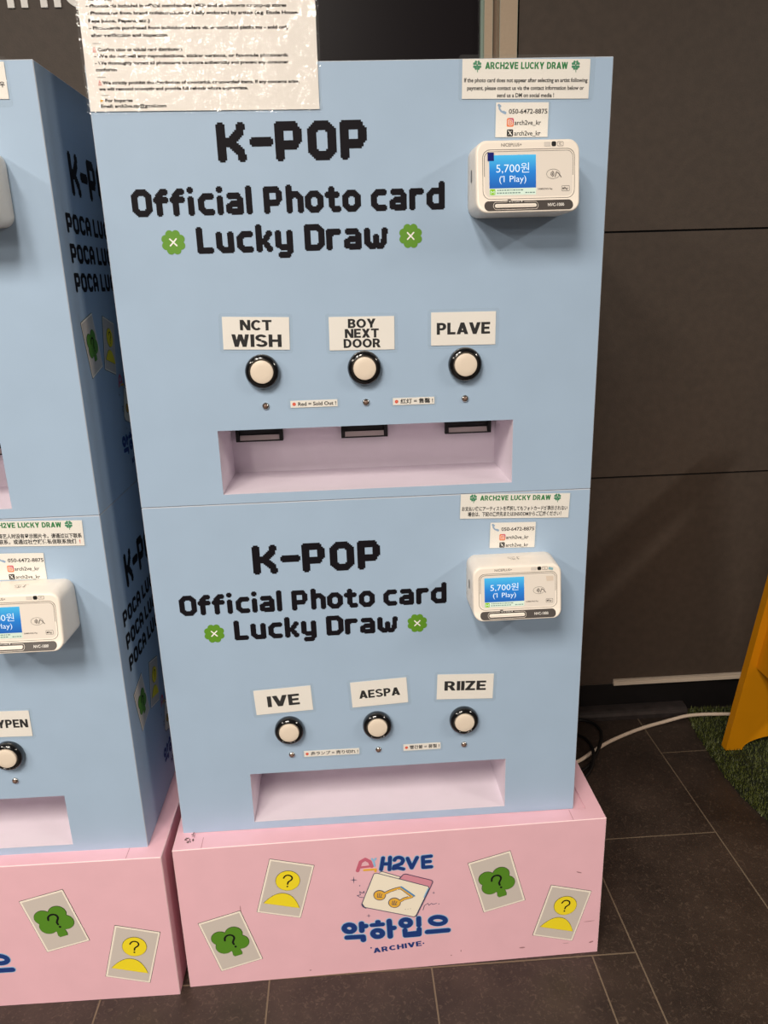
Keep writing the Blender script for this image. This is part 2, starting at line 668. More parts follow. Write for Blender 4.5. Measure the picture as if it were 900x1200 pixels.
def _A(cx, cy, rx, ry, a0, a1, n=20, t=.24, tv=.20):
    o = [(cx + rx * math.cos(math.radians(a0 + (a1 - a0) * k / n)), cy + ry * math.sin(math.radians(a0 + (a1 - a0) * k / n))) for k in range(n + 1)]
    i = [(cx + (rx - t) * math.cos(math.radians(a0 + (a1 - a0) * k / n)), cy + (ry - tv) * math.sin(math.radians(a0 + (a1 - a0) * k / n))) for k in range(n + 1)]
    return [[o[k], o[k + 1], i[k + 1], i[k]] for k in range(n)]


_TOP = .805
BLK = {
    'A': (.85, [_D(0, 0, .30, 1), _D(.60, 0, .30, 1), _H(.16, .69, .17, .18)]),
    'B': (.73, [_V(0), _H(0, .42, _TOP), _H(0, .42, .41, .18), _H(0, .44, 0)] + _A(.41, .745, .29, .255, -90, 90) + _A(.43, .295, .30, .295, -90, 90)),
    'C': (.80, _A(.44, .5, .44, .5, 42, 318, 30)),
    'D': (.79, [_V(0), _H(0, .36, _TOP), _H(0, .36, 0)] + _A(.35, .5, .44, .5, -90, 90)),
    'E': (.66, [_V(0), _H(0, .66, _TOP), _H(0, .61, .405), _H(0, .66, 0)]),
    'H': (.78, [_V(0), _V(.57), _H(.1, .6, .405)]),
    'I': (.21, [_V(0)]),
    'K': (.82, [_V(0), _D(.16, .40, .53, 1, .27), _D(.55, 0, .26, .62, .27)]),
    'L': (.62, [_V(0), _H(0, .62, 0)]),
    'N': (.80, [_V(0), _V(.59), _D(.55, 0, 0, 1)]),
    'O': (.92, _A(.46, .5, .46, .5, 0, 360, 44)),
    'P': (.71, [_V(0), _H(0, .41, _TOP), _H(0, .41, .37, .18)] + _A(.40, .685, .31, .315, -90, 90)),
    'R': (.77, [_V(0), _H(0, .41, _TOP), _H(0, .41, .37, .18), _D(.51, 0, .28, .45)] + _A(.40, .69, .31, .31, -90, 90)),
    'S': (.76, _A(.375, .725, .36, .275, 18, 270, 26, .21, .19) + _A(.385, .275, .375, .275, -162, 90, 26, .21, .19)),
    'T': (.76, [_H(0, .76, _TOP), _V(.275)]),
    'U': (.76, [_V(0, .36), _V(.55, .36)] + _A(.38, .37, .38, .37, 180, 360)),
    'V': (.85, [_D(.30, 0, 0, 1), _D(.30, 0, .60, 1)]),
    'W': (1.10, [_D(.18, 0, 0, 1, .24), _D(.18, 0, .43, 1, .24), _D(.68, 0, .43, 1, .24), _D(.68, 0, .86, 1, .24)]),
    'X': (.80, [_D(0, 0, .52, 1, .28), _D(.52, 0, 0, 1, .28)]),
    'Y': (.82, [_V(.305, 0, .48), _D(.285, .38, 0, 1), _D(.285, .38, .57, 1)]),
    'Z': (.69, [_H(0, .69, 0), _H(0, .68, _TOP), _D(0, .1, .42, .9, .27)]),
    '2': (.70, _A(.34, .68, .34, .32, -38, 175, 22) + [_D(0, .1, .37, .52, .27), _H(0, .70, 0)]),
}


def P_block(mb, fn, body, x, y, cap, layer, material, width=None, align='C', gap=.085):
    tot = sum((.42 if ch == ' ' else BLK[ch][0] + gap) for ch in body) - gap
    sx = cap if width is None else width / tot
    ox = x - tot * sx / 2 if align == 'C' else x
    u = 0.0
    for ch in body:
        if ch == ' ':
            u += .42
            continue
        w, polys = BLK[ch]
        for q in polys:
            P_poly(mb, fn, [(ox + (u + a) * sx, y + b * cap) for a, b in q], layer, material)
        u += w + gap


L1, L2, L3, L4, L5 = .0003, .0006, .0009, .0012, .0015


def clover(mb, fn, cx, cy, r, layer=L1, green=CLOVERM, cross=True):
    """four heart leaves, eight round lobes, white cross"""
    q = r * .335
    for k in range(8):
        a = math.radians(22.5 + 45 * k)
        P_poly(mb, fn, ellipse(cx + r * .66 * math.cos(a), cy + r * .66 * math.sin(a), q, seg=20), layer, green)
    P_poly(mb, fn, ellipse(cx, cy, r * .66, seg=24), layer, green)
    if cross:
        d = r * .26
        P_stroke(mb, fn, [(cx - d, cy - d), (cx + d, cy + d)], r * .12, layer + .0003, WHITEINK)
        P_stroke(mb, fn, [(cx - d, cy + d), (cx + d, cy - d)], r * .12, layer + .0003, WHITEINK)


def little_clover(mb, fn, cx, cy, r, layer):
    for k in range(4):
        a = math.radians(45 + 90 * k)
        for e in (-.36, .36):
            P_poly(mb, fn, ellipse(cx + r * .72 * math.cos(a + e), cy + r * .72 * math.sin(a + e), r * .27, seg=12), layer, DARKGREEN)
        P_poly(mb, fn, ellipse(cx + r * .46 * math.cos(a), cy + r * .46 * math.sin(a), r * .26, seg=12), layer, DARKGREEN)
        P_stroke(mb, fn, [(cx, cy), (cx + r * .5 * math.cos(a), cy + r * .5 * math.sin(a))], r * .2, layer, DARKGREEN)
    P_stroke(mb, fn, [(cx, cy), (cx + r * .12, cy - r * 1.35)], r * .16, layer, DARKGREEN)


def qmark(mb, fn, cx, cy, h, w, layer, material):
    pts = [(cx - .30 * h, cy + .22 * h)]
    for k in range(11):
        a = math.radians(165 - 225 * k / 10)
        pts.append((cx + .28 * h * math.cos(a), cy + .22 * h + .25 * h * math.sin(a)))
    pts += [(cx + .02 * h, cy - .12 * h), (cx, cy - .28 * h)]
    P_stroke(mb, fn, pts, w, layer, material)
    P_poly(mb, fn, ellipse(cx, cy - .47 * h, w * .62, seg=14), layer, material)


def card_print(fn0, cx, cy, deg, kind, w=.073, h=.108, name='card_print', parent=None):
    """a printed photo card: outline, white border, grey field, figure and question mark"""
    mb = MB()
    fn = rot2(cx, cy, math.radians(deg), fn0)
    k = w / .073
    P_poly(mb, fn, rrect(-w / 2 - .0006, -h / 2 - .0006, w / 2 + .0006, h / 2 + .0006, .001, 2), L1, TEXT)
    P_poly(mb, fn, rrect(-w / 2, -h / 2, w / 2, h / 2, .001, 2), L2, CARDW)
    P_poly(mb, fn, rrect(-w / 2 + .003 * k, -h / 2 + .003 * k, w / 2 - .003 * k, h / 2 - .003 * k, .0006, 2), L3, CARDG)
    if kind == 'tree':
        lobes = [(-.0140, .0128, .0142), (.0105, .0140, .0142), (.0150, -.0060, .0142), (-.0132, -.0062, .0142), (.000, .004, .0155), (.0010, -.0090, .0120)]
        stem = [(-.0035, -.012), (.0085, -.012), (.0100, -.0275), (.0085, -.0315), (-.0040, -.0315), (-.0058, -.0280)]
        for grow, lay, m in ((.0006, L4, TEXT), (0.0, L5, TREEG)):
            for x, y, r in lobes:
                P_poly(mb, fn, ellipse(x * k, y * k, (r + grow) * k, seg=32), lay, m)
            c = (.0023, -.0218)
            P_poly(mb, fn, [((c[0] + (x - c[0]) * (1 + grow * 90)) * k, (c[1] + (y - c[1]) * (1 + grow * 60)) * k) for x, y in stem], lay, m)
        qmark(mb, rot2(0, 0, math.radians(10), fn), .002 * k, .001 * k, .029 * k, .0032 * k, L5 + .0003, TEXT)
    else:
        for grow, lay, m in ((.0006, L4, TEXT), (0.0, L5, YELLOWP)):
            P_poly(mb, fn, ellipse(.0005 * k, .0175 * k, (.0195 + grow) * k, seg=40), lay, m)
            dome = []
            for i in range(25):
                t = i / 24
                u = -1 + 2 * t
                dome.append(((u * .0300 + .0005) * k, (-.0335 + .0250 * (1 - abs(u) ** 2.2)) * k))
            dome = [(x * (1 + grow * 30), (y + .024 * k) * (1 + grow * 60) - .024 * k) for x, y in dome]
            P_poly(mb, fn, dome, lay, m)
        qmark(mb, rot2(0, 0, math.radians(8), fn), .003 * k, .0175 * k, .024 * k, .0024 * k, L5 + .0003, TEXT)
    return mb.build(name, parent, auto=False)


# ------------------------------------------------------------------ archive logo (design units -> metres)
def logo_print(fn0, parent, scale=1.0, cx=.3495, cy=.1325, ox=None, oy=None):
    """folder with a music note, latin and hangul wordmarks"""
    root = MB()
    ox = cx if ox is None else ox
    oy = cy if oy is None else oy

    def D(u, v):
        x = (.2383 * u - .007 * v + 251.88) / 1000
        y = (-.0241 * u - .2963 * v + 254.68) / 1000
        return (ox + (x - cx) * scale, oy + (y - cy) * scale)

    def W(w):
        return w * .26 / 1000 * scale

    fn = fn0
    S = lambda mb, pts, w, lay, m: P_stroke(mb, fn, [D(*q) for q in pts], W(w), lay, m)
    PP = lambda mb, pts, lay, m: P_poly(mb, fn, [D(*q) for q in pts], lay, m)

    def arc(cx_, cy_, rx, ry, a0, a1, n=16):
        return [(cx_ + rx * math.cos(math.radians(a0 + (a1 - a0) * k / n)), cy_ + ry * math.sin(math.radians(a0 + (a1 - a0) * k / n))) for k in range(n + 1)]

    # folder
    mb = root
    PP(mb, [(330, 128), (345, 122), (472, 160), (466, 185), (330, 150)], L1, CREAM)
    S(mb, [(330, 130), (345, 124), (472, 160)], 5, L3, LINEINK)
    PP(mb, [(466, 172), (492, 144), (512, 140), (692, 182), (700, 194), (680, 236), (560, 220)], L1, mat('printed_tab_pink', (222, 148, 166), .55))
    S(mb, [(466, 172), (492, 144), (512, 140), (692, 182), (700, 194), (680, 240), (585, 438)], 5, L4, LINEINK)
    body = [(290, 140), (310, 136), (668, 226), (676, 240), (585, 430), (570, 440), (222, 372), (204, 345)]
    PP(mb, body, L2, CREAM)
    S(mb, body + [body[0]], 5, L3, LINEINK)
    S(mb, [(204, 350), (212, 366), (230, 376)], 9, L4, LINEINK)
    S(mb, [(640, 300), (668, 240)], 7, L4, PALEBLUE)
    # note
    for c in ((328, 288), (432, 340)):
        PP(mb, ellipse(c[0], c[1], 44, 36, 28), L3, LINEINK)
        PP(mb, ellipse(c[0], c[1], 39, 31, 28), L4, GOLD)
        for a, b in (((-16, 10), (-12, -14)), ((-6, 12), (2, -16)), ((4, 12), (16, -10)), ((-16, 12), (16, 12))):
            S(mb, [(c[0] + a[0], c[1] + a[1]), (c[0] + b[0], c[1] + b[1])], 4, L5, LINEINK)
    for w, lay, m in ((22, L3, LINEINK), (14, L4, GOLD)):
        S(mb, [(362, 276), (400, 258), (440, 244), (476, 236), (540, 282), (560, 292)], w, lay, m)
        S(mb, [(466, 332), (500, 312), (552, 298)], w, lay, m)
    S(mb, [(478, 228), (570, 290)], 12, L5, mat('printed_sky', (92, 150, 200), .55))
    S(mb, [(452, 246), (536, 296)], 5, L5, CREAM)
    for x in (508, 526, 544):
        S(mb, [(x, 386 - (x - 508) * .15), (x + 1, 386 - (x - 508) * .15)], 4, L4, LINEINK)
    # sparkles, crown and flourish
    for x, y, r in ((150, 185, 26), (708, 272, 13), (250, 434, 17)):
        for dx, dy in ((r, 0), (0, r)):
            PP(mb, [(x - dx, y - dy), (x + dy * .14, y - dx * .14), (x + dx, y + dy), (x - dy * .14, y + dx * .14)], L1, LINEINK)
    S(mb, [(190, 224), (191, 224)], 7, L1, LINEINK)
    S(mb, [(216, 306), (190, 304), (172, 292), (194, 288), (190, 264), (208, 276), (220, 262), (220, 276)], 4, L1, LINEINK)
    S(mb, [(634, 394), (644, 362), (668, 346), (676, 360), (694, 346), (704, 354), (730, 346)], 4, L1, LINEINK)
    S(mb, [(746, 350), (747, 350)], 6, L1, LINEINK)
    pic = mb.build('logo_picture', parent, auto=False)
    # latin wordmark
    mb = MB()
    S(mb, [(178, 122), (200, 62), (232, 44), (262, 60), (276, 92)], 24, L1, ROSE)
    S(mb, [(194, 100), (262, 92)], 16, L1, ROSE)
    S(mb, [(278, 40), (288, 56), (304, 38)], 13, L2, PALEBLUE)
    S(mb, [(288, 56), (296, 88)], 13, L2, PALEBLUE)
    S(mb, [(222, 116), (302, 110), (300, 124)], 15, L3, GOLD)
    for w, lay, m in ((34, L1, PALEBLUE), (25, L2, NAVY)):
        S(mb, [(354, 34), (340, 112)], w, lay, m)
        S(mb, [(402, 30), (398, 112)], w, lay, m)
        S(mb, [(346, 76), (400, 72)], w, lay, m)
        S(mb, arc(462, 52, 30, 22, 190, 360) + [(480, 72), (430, 90), (426, 106), (456, 100), (494, 108)], w, lay, m)
        S(mb, [(522, 36), (552, 100), (588, 30)], w, lay, m)
        S(mb, [(684, 20), (628, 26), (632, 96), (688, 92)], w, lay, m)
        S(mb, [(630, 60), (678, 56)], w, lay, m)
    mb.build('logo_lettering', pic, auto=False)
    # hangul wordmark
    mb = MB()
    for w, lay, m in ((46, L1, PALEBLUE), (36, L2, NAVY)):
        S(mb, arc(112, 522, 36, 26, 0, 360, 24), w * .98, lay, m)
        S(mb, [(198, 488), (200, 540)], w, lay, m)
        S(mb, [(198, 510), (228, 506)], w, lay, m)
        S(mb, [(94, 588), (208, 582), (210, 606)], w, lay, m)
        S(mb, [(310, 476), (318, 476)], w * .8, lay, m)
        S(mb, [(272, 500), (348, 494)], w * .85, lay, m)
        S(mb, arc(312, 560, 34, 24, 0, 360, 24), w * .98, lay, m)
        S(mb, [(394, 470), (402, 582)], w, lay, m)
        S(mb, [(398, 524), (428, 520)], w, lay, m)
        S(mb, arc(512, 484, 34, 24, 0, 360, 24), w * .95, lay, m)
        S(mb, [(604, 450), (606, 502)], w * .9, lay, m)
        S(mb, [(506, 536), (510, 576), (608, 568), (608, 528)], w * .92, lay, m)
        S(mb, [(508, 558), (606, 548)], w * .5, lay, m)
        S(mb, arc(742, 468, 54, 26, 0, 360, 28), w * .92, lay, m)
        S(mb, [(668, 550), (816, 538)], w, lay, m)
    P_block(mb, rot2(*D(455, 676), math.radians(5), fn), 'ARCHIVE', 0, 0, .0105 * scale, L2, NAVY, width=.083 * scale, gap=.16)
    for q in ((264, 664), (640, 632)):
        PP(mb, ellipse(q[0], q[1], 6, 5, 12), L2, NAVY)
    mb.build('logo_lettering', pic, auto=False)
    return pic


# ------------------------------------------------------------------ the vending cabinet
CW, CH, CD = .650, .5590, .440        # width, height, depth; local origin: front left bottom corner
TX0, TX1, TZ0, TZ1, TD = .1175, .5330, .0145, .1065, .130


def make_cabinet(name, loc, rz, side_art, head_z):
    root = empty(name, loc, rz)
    # carcass with the tray opening left open
    mb = MB()
    xs, zs = [0, TX0, TX1, CW], [0, TZ0, TZ1, CH]
    vs = [(x, 0, z) for z in zs for x in xs]
    fs = [(j * 4 + i, j * 4 + i + 1, j * 4 + i + 5, j * 4 + i + 4) for j in range(3) for i in range(3) if not (i == 1 and j == 1)]
    b0 = len(vs)
    vs += [(0, CD, 0), (CW, CD, 0), (CW, CD, CH), (0, CD, CH)]
    fs += [(b0, b0 + 3, b0 + 2, b0 + 1),
           (0, b0, b0 + 1, 3, 2, 1), (12, 13, 14, 15, b0 + 2, b0 + 3),
           (0, 4, 8, 12, b0 + 3, b0), (3, b0 + 1, b0 + 2, 15, 11, 7)]
    mb.add(vs, fs, BLUE)
    body = mb.build('cabinet_body', root)
    bm = bmesh.new()
    bm.from_mesh(body.data)
    es = [e for e in bm.edges if len(e.link_faces) == 2 and e.calc_face_angle(0) > 0.6]
    body.data.materials.append(EDGE)
    bmesh.ops.bevel(bm, geom=es, offset=.0009, segments=1, affect='EDGES', material=1)
    bm.to_mesh(body.data)
    bm.free()
    # lilac tray: five boards inside the opening
    mb = MB()
    x0, x1, z0, z1, d = TX0, TX1, TZ0, TZ1, TD
    e = .012
    mb.box((x0 - e, .0005, z0 - e), (x1 + e, d + e, z0), TRAYM)
    mb.box((x0 - e, .0005, z1), (x1 + e, d + e, z1 + e), TRAYM)
    mb.box((x0 - e, .0005, z0), (x0, d + e, z1), TRAYM)
    mb.box((x1, .0005, z0), (x1 + e, d + e, z1), TRAYM)
    mb.box((x0, d, z0), (x1, d + e, z1), TRAYM)
    mb.build('collection_tray', root)
    # card slots
    for cx in (.161, .325, .489):
        mb = MB()
        w2, zt, zb_ = .0365, TZ1, .0655
        mb.box((cx - w2, d - .010, zb_), (cx - w2 + .005, d, zt), DARKHOLE)
        mb.box((cx + w2 - .005, d - .010, zb_), (cx + w2, d, zt), DARKHOLE)
        mb.box((cx - w2 + .005, d - .002, zb_), (cx + w2 - .005, d, zt), DARKHOLE)
        mb.box((cx - w2 + .005, d - .010, zb_), (cx + w2 - .005, d - .002, zb_ + .0015), DARKHOLE)
        s = mb.build('card_slot', root)
        mb = MB()
        mb.add([(cx - w2 + .006, d - .009, zb_ + .002), (cx + w2 - .006, d - .009, zb_ + .002),
                (cx + w2 - .006, d - .005, zb_ + .0092), (cx - w2 + .006, d - .005, zb_ + .0092),
                (cx - w2 + .006, d - .007, zb_ + .002), (cx + w2 - .006, d - .007, zb_ + .002),
                (cx + w2 - .006, d - .0042, zb_ + .0092), (cx - w2 + .006, d - .0042, zb_ + .0092)],
               [(0, 1, 2, 3), (7, 6, 5, 4), (0, 4, 5, 1), (3, 2, 6, 7), (0, 3, 7, 4), (1, 5, 6, 2)], STEEL)
        mb.build('slot_flap', s)
    # push buttons and lamps
    for cx, lx in ((.1862, .1868), (.3250, .3255), (.4633, .4640)):
        mb = MB()
        mb.lathe((cx, 0, .1865), [(.0226, 0), (.0232, .002), (.0232, .0075), (.0218, .0110), (.0190, .0130), (.0176, .0132), (.0164, .0120), (.0158, .0100)], BLACKPL, 48)
        bt = mb.build('push_button', root)
        mb = MB()
        mb.lathe((cx, 0, .1865), [(.0156, .0090), (.0156, .0128), (.0150, .0139), (.0135, .0145), (.0080, .0148), (.0020, .0149)], CAPM, 48)
        c = mb.build('button_cap', bt)
        c['label'] = 'round cream button cap'
        mb = MB()
        mb.lathe((lx, 0, .1390), [(.0050, 0), (.0050, .0012), (.0044, .0026), (.0034, .0032), (.0030, .0024)], CHROME, 28)
        lm = mb.build('indicator_lamp', root)
        mb = MB()
        mb.lathe((lx, 0, .1390), [(.0030, .0020), (.0026, .0036), (.0014, .0045), (.0003, .0048)], LENS, 20)
        mb.build('lamp_lens', lm)
    # heading
    fn = front_map()
    for word, xa, xb, z, cap in (('K-POP', .1505, .3385, head_z[0], .0455), ('Official Photo card', .0370, .4370, head_z[1], .0327), ('Lucky Draw', .1140, .3620, head_z[2], .0327)):
        mb = MB()
        P_pixel(mb, fn, word, xa, xb, z, cap, L1, INK)
        mb.build('heading_print', root, auto=False)
    for cx in (.0842, .3917):
        mb = MB()
        clover(mb, fn, cx, head_z[3], .0157)
        mb.build('clover_print', root, auto=False)
    # side graphics
    if side_art:
        sf = side_map(CW)
        for word, xa, xb, z, cap in (('K-POP', .073, .262, .4190, .0540), ('POCA LUCKY', .034, .258, .3705, .0245), ('POCA LUCKY', .034, .258, .3330, .0245), ('POCA LUCKY', .034, .258, .2965, .0245)):
            mb = MB()
            P_pixel(mb, sf, word, xa, xb, z, cap, L1, INK)
            mb.build('side_lettering', root, auto=False)
        card_print(sf, .066, .2255, 13, 'tree', w=.051, h=.077, parent=root)
        card_print(sf, .142, .2190, -15, 'person', w=.051, h=.077, parent=root)
        logo_print(sf, root, scale=.72, ox=.205, oy=.098)
    return root


def make_reader(root, tab, marks, top_sticker=False):
    """card payment terminal bolted to the front"""
    x0, x1, z0, z1 = .4665, .5965, .3760, .4570
    d = .060

    def ring(y, ix0, ix1, iz0, iz1, r):
        return [(u, y, v) for u, v in rrect(x0 + ix0, z0 + iz0, x1 - ix1, z1 - iz1, r, 7)]

    mb = MB()
    mb.loops([ring(0, .002, .002, .001, .001, .012), ring(-.003, 0, 0, 0, 0, .014), ring(-.020, .0001, .0002, .0001, .0001, .014),
              ring(-.045, .0003, .0006, .0003, .0003, .014), ring(-.0568, .0006, .0012, .0006, .0006, .0135),
              ring(-.0588, .0012, .0018, .0012, .0012, .0130), ring(-.0597, .0022, .0028, .0022, .0022, .0122), ring(-.0600, .0034, .0040, .0034, .0034, .0115)], READER, cap1=False)
    k0 = len(mb.v) - 32
    mb.add(mb.v[k0:], [(k, k + 1, 14 - k, 15 - k) for k in range(7)] + [(7, 8, 23, 24)][:0] + [(15, 0, 31, 16)] + [(16 + k, 31 - k, 30 - k, 17 + k) for k in range(7)], READER)
    rd = mb.build('card_reader', root)
    rd['label'] = 'cream card payment terminal with lit blue screen'
    # speaker slot on the left flank
    mb = MB()
    P_poly(mb, side_map(x0 - .0002), rrect(-.034, z0 + .038, -.026, z0 + .052, .003, 5), .0, GREYLINE)
    mb.build('side_port', rd, auto=False)
    fn = front_map(-d)
    # inset clear face with its outline
    mb = MB()
    P_poly(mb, fn, rrect(.4772, z0 + .0180, .5868, z0 + .0682, .0075), .0001, GREYLINE)
    P_poly(mb, fn, rrect(.4778, z0 + .0186, .5862, z0 + .0676, .0070), .0003, READERFACE)
    P_ring(mb, fn, rrect(.4752, z0 + .0160, .5888, z0 + .0702, .0090), rrect(.4758, z0 + .0166, .5882, z0 + .0696, .0086), .0002, GREYLINE)
    c = (.5622, z0 + .0425)
    P_ring(mb, fn, ellipse(c[0], c[1], .0084, .0054), ellipse(c[0], c[1], .0080, .0050), .0005, GREYLINE)
    for r in (.0016, .0032, .0048):
        P_stroke(mb, fn, [(c[0] - .0040 + r * math.cos(math.radians(t)), c[1] + r * .8 * math.sin(math.radians(t))) for t in range(-50, 51, 20)], .0009, .0005, GREYLINE)
    P_stroke(mb, fn, [(c[0] + .0022, c[1] - .0032), (c[0] + .0040, c[1] + .0022), (c[0] + .0066, c[1] + .0006), (c[0] + .0098, c[1] - .0036)], .0010, .0005, GREYLINE)
    P_text(mb, fn, 'SAMSUNG Pay', .5432, z0 + .0255, .0018, .0005, DARKGREY, width=.0180, bold=.01)
    P_ring(mb, fn, rrect(.5725, z0 + .0235, .5825, z0 + .0295, .001), rrect(.5729, z0 + .0239, .5821, z0 + .0291, .0008), .0005, GREYLINE)
    P_text(mb, fn, 'Pay', .5782, z0 + .0252, .0026, .0005, DARKGREY, width=.0050, align='C', bold=.02)
    P_poly(mb, fn, ellipse(.5745, z0 + .0264, .0011, seg=12), .0005, DARKGREY)
    P_text(mb, fn, 'NICEPLUS+', .4985, z0 + .0733, .0034, .0003, GREYLINE, width=.0250)
    P_poly(mb, fn, rrect(.5510, z0 + .0725, .5590, z0 + .0775, .001), .0003, mat('pale_grey_mark', (216, 208, 200), .4))
    P_poly(mb, fn, rrect(.5602, z0 + .0724, .5658, z0 + .0778, .0018), .0003, DARKHOLE)
    P_ring(mb, fn, rrect(.5672, z0 + .0725, .5748, z0 + .0775, .001), rrect(.5676, z0 + .0729, .5744, z0 + .0771, .0008), .0003, GREYLINE)
    P_text(mb, fn, 'IC', .5710, z0 + .0738, .0024, .0003, GREYLINE, align='C')
    mb.build('reader_face', rd, auto=False)
    # screen
    sx0, sx1, sz0, sz1 = .4835, .5408, z0 + .0205, z0 + .0640
    sm = (sx0 + sx1) / 2
    mb = MB()
    mb.box((sx0, -d - .0006, sz0 + .0075), (sx1, -d - .0002, sz1), SCRN)
    sc = mb.build('screen', rd)
    sc['label'] = 'glowing blue price screen'
    mb = MB()
    P_text(mb, fn, '5,700원', sm, sz0 + .0248, .0084, .0009, SCRW, width=.0405, align='C', bold=-.004)
    P_text(mb, fn, '(1 Play)', sm, sz0 + .0142, .0068, .0009, SCRW, width=.0330, align='C', bold=-.004)
    P_stroke(mb, fn, [(sm - .0136, sz0 + .0195), (sm - .0122, sz0 + .0207)], .0008, .0009, SCRW)
    mb.build('screen_text', rd, auto=False)['label'] = 'white price text'
    mb = MB()
    P_poly(mb, fn, [(sx0, sz0), (sx1, sz0), (sx1, sz0 + .0075), (sx0, sz0 + .0075)], .0005, SCRP)
    P_poly(mb, fn, rrect(sx0 + .0004, sz0 + .0004, sx0 + .0070, sz0 + .0068, .001), .0008, SCRG)
    P_stroke(mb, fn, [(sx0 + .0018, sz0 + .0016), (sx0 + .0018, sz0 + .0048), (sx0 + .0037, sz0 + .0028), (sx0 + .0056, sz0 + .0048), (sx0 + .0056, sz0 + .0016)], .0007, .0010, SCRP)
    rg = random.Random(3)
    for z, xa, xb in ((sz0 + .0052, .0095, .0400), (sz0 + .0022, .0090, .0380), (sz0 + .0022, .0440, .0550)):
        x = xa
        while x < xb:
            w = rg.uniform(.0012, .0034)
            P_poly(mb, fn, [(sx0 + x, z - .0005), (sx0 + x + w, z - .0005), (sx0 + x + w, z + .0007), (sx0 + x, z + .0007)], .0008, SCRD)
            x += w + .0008
    mb.build('screen_status_strip', rd, auto=False)
    # slot panel
    mb = MB()
    P_poly(mb, fn, rrect(.4765, z0 + .0030, .5862, z0 + .0142, .0054, 8), .0002, DARKGREY)
    P_ring(mb, fn, rrect(.4875, z0 + .0042, .5430, z0 + .0130, .0040), rrect(.4879, z0 + .0046, .5426, z0 + .0126, .0036), .0004, READER)
    P_poly(mb, fn, rrect(.5050, z0 + .0123, .5260, z0 + .0136, .0005, 2), .0005, DARKGREY)
    P_text(mb, fn, '▼ IC CARD ▼', .5155, z0 + .0124, .0012, .0006, WHITEINK, width=.0170, align='C')
    P_text(mb, fn, 'NVC-1000', .5650, z0 + .0070, .0034, .0005, WHITEINK, width=.0200, align='C', bold=.005)
    P_stroke(mb, fn, [(.5060, z0 + .0151), (.5095, z0 + .0151)], .0012, .0003, DARKGREY)
    mb.build('card_slot_panel', rd, auto=False)['label'] = 'dark grey pill-shaped slot panel'
    mb = MB()
    mb.loops([[(u, -d - .0003, v) for u, v in rrect(.4895, z0 + .0062, .5410, z0 + .0108, .0022)],
              [(u, -d - .0013, v) for u, v in rrect(.4900, z0 + .0067, .5405, z0 + .0103, .0018)]], READER)
    mb.box((.4915, -d - .0016, z0 + .0082), (.5390, -d - .0012, z0 + .0088), STEEL)
    mb.build('card_slot', rd)
    if tab:
        mb = MB()
        mb.box((.4815, -d - .0012, sz1 - .0062), (.4892, -d - .0008, sz1 + .0030), TABBLUE)
        mb.build('protective_tab', rd)['label'] = 'small square navy plastic tab at the screen corner'
    if marks:
        mb = MB()
        tp = lambda u, v, l: (u, -v, z1 - .0004 + l)
        ox = .524
        for st in ([(0, .024), (.004, .029)], [(.003, .033), (.0075, .0335), (.006, .025)], [(.009, .034), (.0095, .027)], [(.0005, .020), (.006, .0215), (.011, .0200)],
                   [(.012, .030), (.0165, .031)], [(.0145, .033), (.0140, .021), (.018, .020)]):
            P_stroke(mb, tp, [(ox + a, b) for a, b in st], .0007, .0009, GREYLINE)
        mb.build('pen_mark', rd, auto=False)
    if top_sticker:
        mb = MB()
        P_poly(mb, fn, [(.5760, z0 + .0730), (.5825, z0 + .0717), (.5830, z0 + .0752), (.5765, z0 + .0770)], .0006, mat('pale_teal_tape', (140, 182, 190), .4))
        mb.build('tape_scrap', rd, auto=False)
        mb = MB()
        P_poly(mb, fn, [(.5735, z0 + .0560), (.5835, z0 + .0560), (.5833, z0 + .0630), (.5725, z0 + .0635)], .0006, mat('clear_tape', (222, 206, 190), .3))
        mb.build('tape_scrap', rd, auto=False)
    # the real front leans: the screen face tips back a little and the slot panel slopes out towards its foot
    for o in [rd] + list(rd.children):
        for v in o.data.vertices:
            w = min(1, max(0, (-v.co.y - .020) / .034))
            t = v.co.z - z0
            g = -.0030 + (t - .0155) / .0655 * .0095 if t > .0155 else -.0030 - (.0155 - t) / .0155 * .0075
            v.co.y += w * g
        o.data.update()
    return rd


Z_LOW, Z_UP = .2791, .8385
LX, LY, LR = -.0505, -.0266, -.0108
LEFT_ORG = (LX - CW * math.cos(LR), LY - CW * math.sin(LR))


# ------------------------------------------------------------------ room shell
mb = MB()
mb.box((-2.2, -3.2, -.05), (2.6, .80, 0), FLOORM)
for x, ya, yb in ((.763, -3.2, .70), (1.042, -3.2, .70), (1.322, -3.2, .70), (.685, -3.2, -.037), (.403, -3.2, -.037), (.124, -3.2, -.037), (-.157, -3.2, -.037), (-.437, -3.2, -.037)):
    mb.add([(x - .0014, ya, .0004), (x + .0014, ya, .0004), (x + .0014, yb, .0004), (x - .0014, yb, .0004)], [(0, 1, 2, 3)], GROUT)
for y, xa, xb in ((-.037, -2.2, .763), (.239, .763, 1.042), (-.321, .763, 1.042), (.520, 1.042, 1.322), (-.04, 1.042, 1.322), (.52, .2, .763)):
    mb.add([(xa, y - .0014, .0005), (xb, y - .0014, .0005), (xb, y + .0014, .0005), (xa, y + .0014, .0005)], [(0, 1, 2, 3)], GROUT)
structure(mb.build('floor'))

WY = .705
